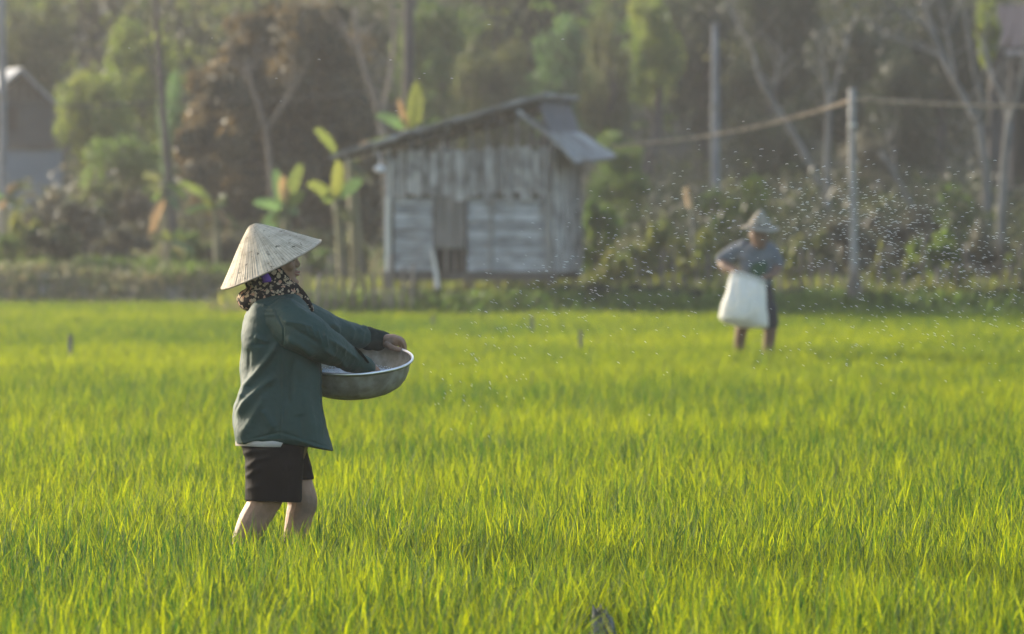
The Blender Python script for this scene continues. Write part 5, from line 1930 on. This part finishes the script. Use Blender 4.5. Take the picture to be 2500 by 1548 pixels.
# ------------------------------------------------------------------ the aluminium basin and what lies in it
def basin():
    c = P(860, 876, .205)
    R = 150 / FPX * (DW + .205)
    tl = rad(12.6)
    N_ = Vector((0, -math.sin(tl), math.cos(tl)))
    X, Y = Vector((1, 0, 0)), Vector((0, math.cos(tl), math.sin(tl)))
    # a slight roll: the far right lip rides a little higher
    Rm = Matrix.Rotation(rad(-1.2), 3, 'Y')
    X, Y, N_ = Rm @ X, Rm @ Y, Rm @ N_
    t = empty('basin', 'dented aluminium basin of white grains held at the woman waist', 'basin', tuple(c))
    n = 72

    def lathe(prof, name, m, wob=0.0):
        rings = []
        for r, z in prof:
            rings.append([c + X * (r * math.cos(2 * math.pi * i / n)) + Y * (r * math.sin(2 * math.pi * i / n)) + N_ * (z + wob * noise.noise((math.cos(6.283 * i / n) * 2, math.sin(6.283 * i / n) * 2, z * 12))) for i in range(n)])
        mb = MB(); mb.loft(rings, cap=False)
        return mb, name, m
    out = [(R * .955, -.003), (R * .945, -.02), (R * .915, -.055), (R * .86, -.085), (R * .78, -.108), (R * .68, -.122), (R * .55, -.127), (R * .3, -.128), (.004, -.128)]
    inn = [(r - .0025 if r > .02 else .002, z + .0025) for r, z in reversed(out)]
    mb, nm, m = lathe(out + inn, 'bowl', 'basin', .002)
    mb.build('bowl', M['basin'], t, smooth=True)
    rim = [(R * .950, -.006), (R * .965, .0005), (R * .985, .0035), (R * 1.0, .001), (R * 1.004, -.004), (R * .996, -.008), (R * .985, -.006), (R * .965, -.004), (R * .952, -.008), (R * .950, -.006)]
    mb, nm, m = lathe(rim, 'rim', 'rim', .0012)
    mb.build('rim', M['rim'], t, smooth=True)
    foot = [(R * .56, -.126), (R * .565, -.134), (R * .545, -.134), (R * .54, -.127)]
    mb, nm, m = lathe(foot, 'foot_ring', 'basin')
    mb.build('foot_ring', M['beam'], t, smooth=True)
    # grains lying in it: a level heap plus loose grains on top
    mb = MB()
    rings = []
    for k in range(12):
        r = R * .84 * (1 - k / 12) + .002
        rings.append([c + X * (r * math.cos(2 * math.pi * i / 40)) + Y * (r * math.sin(2 * math.pi * i / 40)) + N_ * (-.088 + .018 * math.cos(r / R * 1.7) + .006 * noise.noise((r * 14 * math.cos(.157 * i), r * 14 * math.sin(.157 * i), 2))) for i in range(40)])
    mb.loft(rings)
    r_ = random.Random(12)
    for _ in range(900):
        a, r = r_.uniform(0, 6.283), R * .8 * math.sqrt(r_.random())
        q = c + X * (r * math.cos(a)) + Y * (r * math.sin(a)) + N_ * (-.068 - .012 * (r / R) ** 2 + r_.uniform(0, .004))
        s = r_.uniform(.0018, .003)
        mb.add([q + Vector((s, 0, 0)), q + Vector((0, s, 0)), q + Vector((-s, 0, 0)), q + Vector((0, -s, 0)), q + Vector((0, 0, s)), q + Vector((0, 0, -s))], [(0, 1, 4), (1, 2, 4), (2, 3, 4), (3, 0, 4), (1, 0, 5), (2, 1, 5), (3, 2, 5), (0, 3, 5)])
    o = mb.build('basin_grains', M['fert'], smooth=False)
    tag(o, 'bluish white fertiliser grains heaped in the aluminium basin', kind='stuff')


basin()


# ------------------------------------------------------------------ the farmer behind, with the sack
DM = 44.5
KM = DM / FPX


def farmer():
    def Q(px, py, dy=0.0):
        return W(px, py, DM + dy)
    t = empty('person', 'farmer in blue-grey shirt and brimmed hat reaching into a white sack', 'person', tuple(W(1835, HOR + CAM_H / KM, DM)))
    mb = MB()
    # head bowed towards the sack
    slices(mb, interp_rows([(a_ + 4, b_, c_, d_) for a_, b_, c_, d_ in ((538, 1838, 1866, .05), (548, 1832, 1872, .075), (562, 1832, 1874, .083), (576, 1834, 1874, .080), (588, 1837, 1872, .070), (598, 1842, 1869, .055), (604, 1847, 1866, .035))], 2), 20, 2.1, DM, None, -.13)
    limb(mb, [(1852, 584, -.10, .055), (1850, 606, .0, .06)], 14, 2, DM)
    limb(mb, [(1856, 574, -.208, .012), (1857, 584, -.224, .016), (1857, 588, -.217, .012)], 10, 2, DM)
    for s in (-1, 1):
        mb.ball(Q(1853 + s * 21, 578, -.12), (.014, .022, .030), 10, 7)
    mb.ball(Q(1857, 597, -.20), (.026, .015, .008), 10, 6)
    slices(mb, interp_rows([(606, 1828, 1876, .10), (620, 1815, 1886, .115), (650, 1812, 1884, .115), (680, 1814, 1880, .115), (720, 1808, 1884, .125), (750, 1812, 1884, .11)], 2), 22, 2.2, DM)
    # his right arm out and back in, his left arm close to the side
    limb(mb, [(1814, 606, .0, .060), (1788, 618, .02, .054), (1764, 636, .02, .048), (1772, 652, -.06, .044), (1790, 660, -.14, .036), (1800, 666, -.19, .029)], 14, 4, DM)
    limb(mb, [(1880, 610, .0, .060), (1893, 632, .0, .052), (1898, 652, -.03, .046), (1890, 666, -.10, .038), (1878, 674, -.17, .030), (1872, 676, -.2, .028)], 14, 4, DM)
    for hx_, hy_, s in ((1806, 670, 1), (1866, 678, -1)):
        mb.tube([Q(hx_ - 5 * s, hy_ - 4, -.19), Q(hx_, hy_, -.21), Q(hx_ + 5 * s, hy_ + 4, -.215)], [.028, .034, .028], 10, True, 2, .8)
        for k in range(4):
            hand_chain(mb, [(hx_ + 4 * s, hy_ + 2, -.235 + .018 * k, .0105), (hx_ + 10 * s, hy_ + 7, -.238 + .02 * k, .0098), (hx_ + 13 * s, hy_ + 14 + k % 2, -.23 + .02 * k, .0082)], DM, 8)
        hand_chain(mb, [(hx_ - 2 * s, hy_ + 1, -.232, .0125), (hx_ + 2 * s, hy_ + 9, -.248, .0110), (hx_ + 7 * s, hy_ + 13, -.245, .0090)], DM, 8)
    # legs: stepping, one knee forward
    limb(mb, [(1828, 750, .02, .085), (1815, 790, -.03, .066), (1808, 820, -.02, .050), (1806, 850, .02, .050), (1806, 890, .05, .034), (1806, 912, .05, .036), (1800, 922, -.05, .028)], 14, 4, DM)
    limb(mb, [(1868, 750, .02, .088), (1880, 790, .0, .068), (1880, 815, .0, .056), (1876, 850, .03, .052), (1874, 890, .05, .036), (1874, 912, .05, .036), (1872, 922, -.05, .028)], 14, 4, DM)
    me = remesh(mb, .0065, 3)
    me.materials.append(M['manskin'])
    link('body', me, t)
    for s in (-1, 1):
        mb = MB(); mb.ball(Q(1856 + s * 9, 576, -.205), (.012, .008, .006), 8, 6); mb.build('eye', M['eye'], t, smooth=True)
    mb = MB(); slices(mb, [(540, 1832, 1872, .06), (552, 1827, 1877, .085), (566, 1828, 1876, .07), (580, 1834, 1870, .05)], 18, 2.1, DM, None, -.09); mb.build('hair', M['hair'], t, smooth=True)
    # shirt with short sleeves
    mb = MB()
    slices(mb, interp_rows([(590, 1838, 1868, .075), (597, 1818, 1882, .115), (608, 1806, 1889, .135), (630, 1805, 1891, .14), (652, 1806, 1889, .14), (676, 1808, 1886, .14), (700, 1806, 1886, .145)], 3), 30, 2.4, DM)
    limb(mb, [(1818, 607, .0, .082), (1794, 617, .02, .074), (1772, 628, .02, .068), (1764, 634, .02, .062)], 16, 3, DM)
    limb(mb, [(1876, 610, .0, .080), (1890, 628, .0, .072), (1896, 644, -.01, .064), (1897, 650, -.015, .060)], 16, 3, DM)
    me = remesh(mb, .0075, 4)
    co, no = get_co(me), get_no(me)
    px, py = to_px(co)
    h = fold_field(px, py, [([(1800, 620), (1830, 632), (1850, 650)], 5, .014), ([(1812, 600), (1795, 612)], 4, .01), ([(1860, 610), (1862, 650)], 4, .012), ([(1880, 625), (1890, 640)], 4, .01), ([(1815, 640), (1840, 665)], 5, .012)])
    set_co(me, co + no * (h + vnoise(co, 10, 1) * .008)[:, None])
    me.materials.append(M['manshirt'])
    link('shirt', me, t)
    mb = MB()
    slices(mb, interp_rows([(690, 1808, 1886, .135), (730, 1803, 1890, .145), (760, 1806, 1892, .14)], 3), 26, 2.4, DM)
    limb(mb, [(1828, 750, .02, .095), (1818, 785, -.02, .085)], 16, 2, DM)
    limb(mb, [(1870, 750, .02, .096), (1879, 788, .0, .084)], 16, 2, DM)
    me = remesh(mb, .008, 4); me.materials.append(M['manshorts']); link('shorts', me, t)
    # green cloth tied at the waist above the sack
    mb = MB()
    slices(mb, interp_rows([(640, 1838, 1876, .05, -.13), (655, 1832, 1874, .06, -.15), (670, 1834, 1872, .06, -.17), (686, 1840, 1868, .05, -.18)], 3), 20, 2.2, DM)
    me = remesh(mb, .006, 3); co, no = get_co(me), get_no(me)
    set_co(me, co + no * (vnoise(co, 24, 1) * .012)[:, None]); me.materials.append(M['greencloth']); link('waist_cloth', me, t)
    # hat: pointed crown, drooping brim
    mb = MB()
    c = Q(1855, 552, -.10)
    n = 40
    ax = (Vector((.05, -.10, 1))).normalized()
    X = Vector((1, 0, -.06)).normalized(); X = (X - ax * X.dot(ax)).normalized(); Y = ax.cross(X)
    rings = []
    for r, z in ((.004, .150), (.020, .136), (.044, .106), (.072, .066), (.092, .032), (.104, .008), (.125, -.004), (.152, -.012), (.176, -.022), (.174, -.026), (.148, -.018), (.120, -.010), (.100, -.002), (.088, .026), (.068, .06), (.04, .10), (.004, .143)):
        rings.append([c + X * (r * math.cos(6.2832 * i / n)) + Y * (r * math.sin(6.2832 * i / n)) + ax * (z + .012 * math.sin(6.2832 * i / n * 2 + .6) * max(0, r - .1) / .07) for i in range(n)])
    mb.loft(rings)
    hat = mb.build('hat', M['manhat'], t, smooth=True)
    mb = MB()
    mb.tube([c + X * (.1045 * math.cos(6.2832 * i / 32)) + Y * (.1045 * math.sin(6.2832 * i / 32)) + ax * .012 for i in range(33)], [.008] * 33, 6)
    b = mb.build('hat_band', M['beam'], smooth=True); b.parent = hat
    return t


farmer()


def sack():
    rows = [(664, 1786, 1812, .03, -.21), (676, 1781, 1852, .055, -.215), (688, 1778, 1868, .085, -.225), (706, 1774, 1869, .11, -.235), (730, 1766, 1871, .135, -.245), (752, 1759, 1873, .15, -.25), (770, 1754, 1875, .15, -.25), (784, 1758, 1876, .135, -.25), (794, 1774, 1876, .10, -.25), (799, 1800, 1868, .05, -.25)]
    mb = MB()
    slices(mb, interp_rows(rows, 3), 44, 2.3, DM, lambda x, py, r: py + (4 if py > 780 else 0) * (x - 1815) / 60)
    me = remesh(mb, .009, 4)
    co, no = get_co(me), get_no(me)
    px, py = to_px(co)
    h = fold_field(px, py, [([(1800, 670), (1806, 710), (1800, 760)], 4, .016), ([(1822, 680), (1826, 720), (1822, 770)], 5, -.014), ([(1845, 686), (1848, 730), (1850, 780)], 5, .012), ([(1786, 690), (1776, 740)], 4, .010), ([(1858, 690), (1862, 740)], 4, -.010),
                            ([(1770, 782), (1810, 790), (1850, 792)], 5, -.01)])
    set_co(me, co + no * (h + vnoise(co, 9, 6) * .012)[:, None])
    me.materials.append(M['sack'])
    t = empty('sack', 'bulging white woven sack slung before the farmer hips', 'sack', tuple(W(1815, 800, DM - .25)))
    link('sack_body', me, t)
    mb = MB()
    mb.tube([W(1784, 672, DM - .24), W(1806, 668, DM - .27), W(1840, 676, DM - .30), W(1866, 687, DM - .29), W(1869, 690, DM - .22)], [.010] * 5, 7, True, 4)
    mb.build('rolled_mouth', M['sack'], t, smooth=True)


sack()

# ------------------------------------------------------------------ the hazy evening air
hz_m = bpy.data.materials.new('haze')
hz_m.use_nodes = True
hz_m.node_tree.nodes.remove(hz_m.node_tree.nodes['Principled BSDF'])
pv = hz_m.node_tree.nodes.new('ShaderNodeVolumePrincipled')
pv.inputs['Color'].default_value = (0.95, 0.95, 0.95, 1)
pv.inputs['Density'].default_value = HAZE_DENSITY
pv.inputs['Anisotropy'].default_value = 0.72
hz_m.node_tree.links.new(pv.outputs[0], hz_m.node_tree.nodes['Material Output'].inputs['Volume'])
mb = MB()
mb.box((0, 130, 29), (500, 420, 62))
hb = mb.build('haze', hz_m)
hb['kind'] = 'stuff'
hb['label'] = 'thin evening haze over field and hillside'
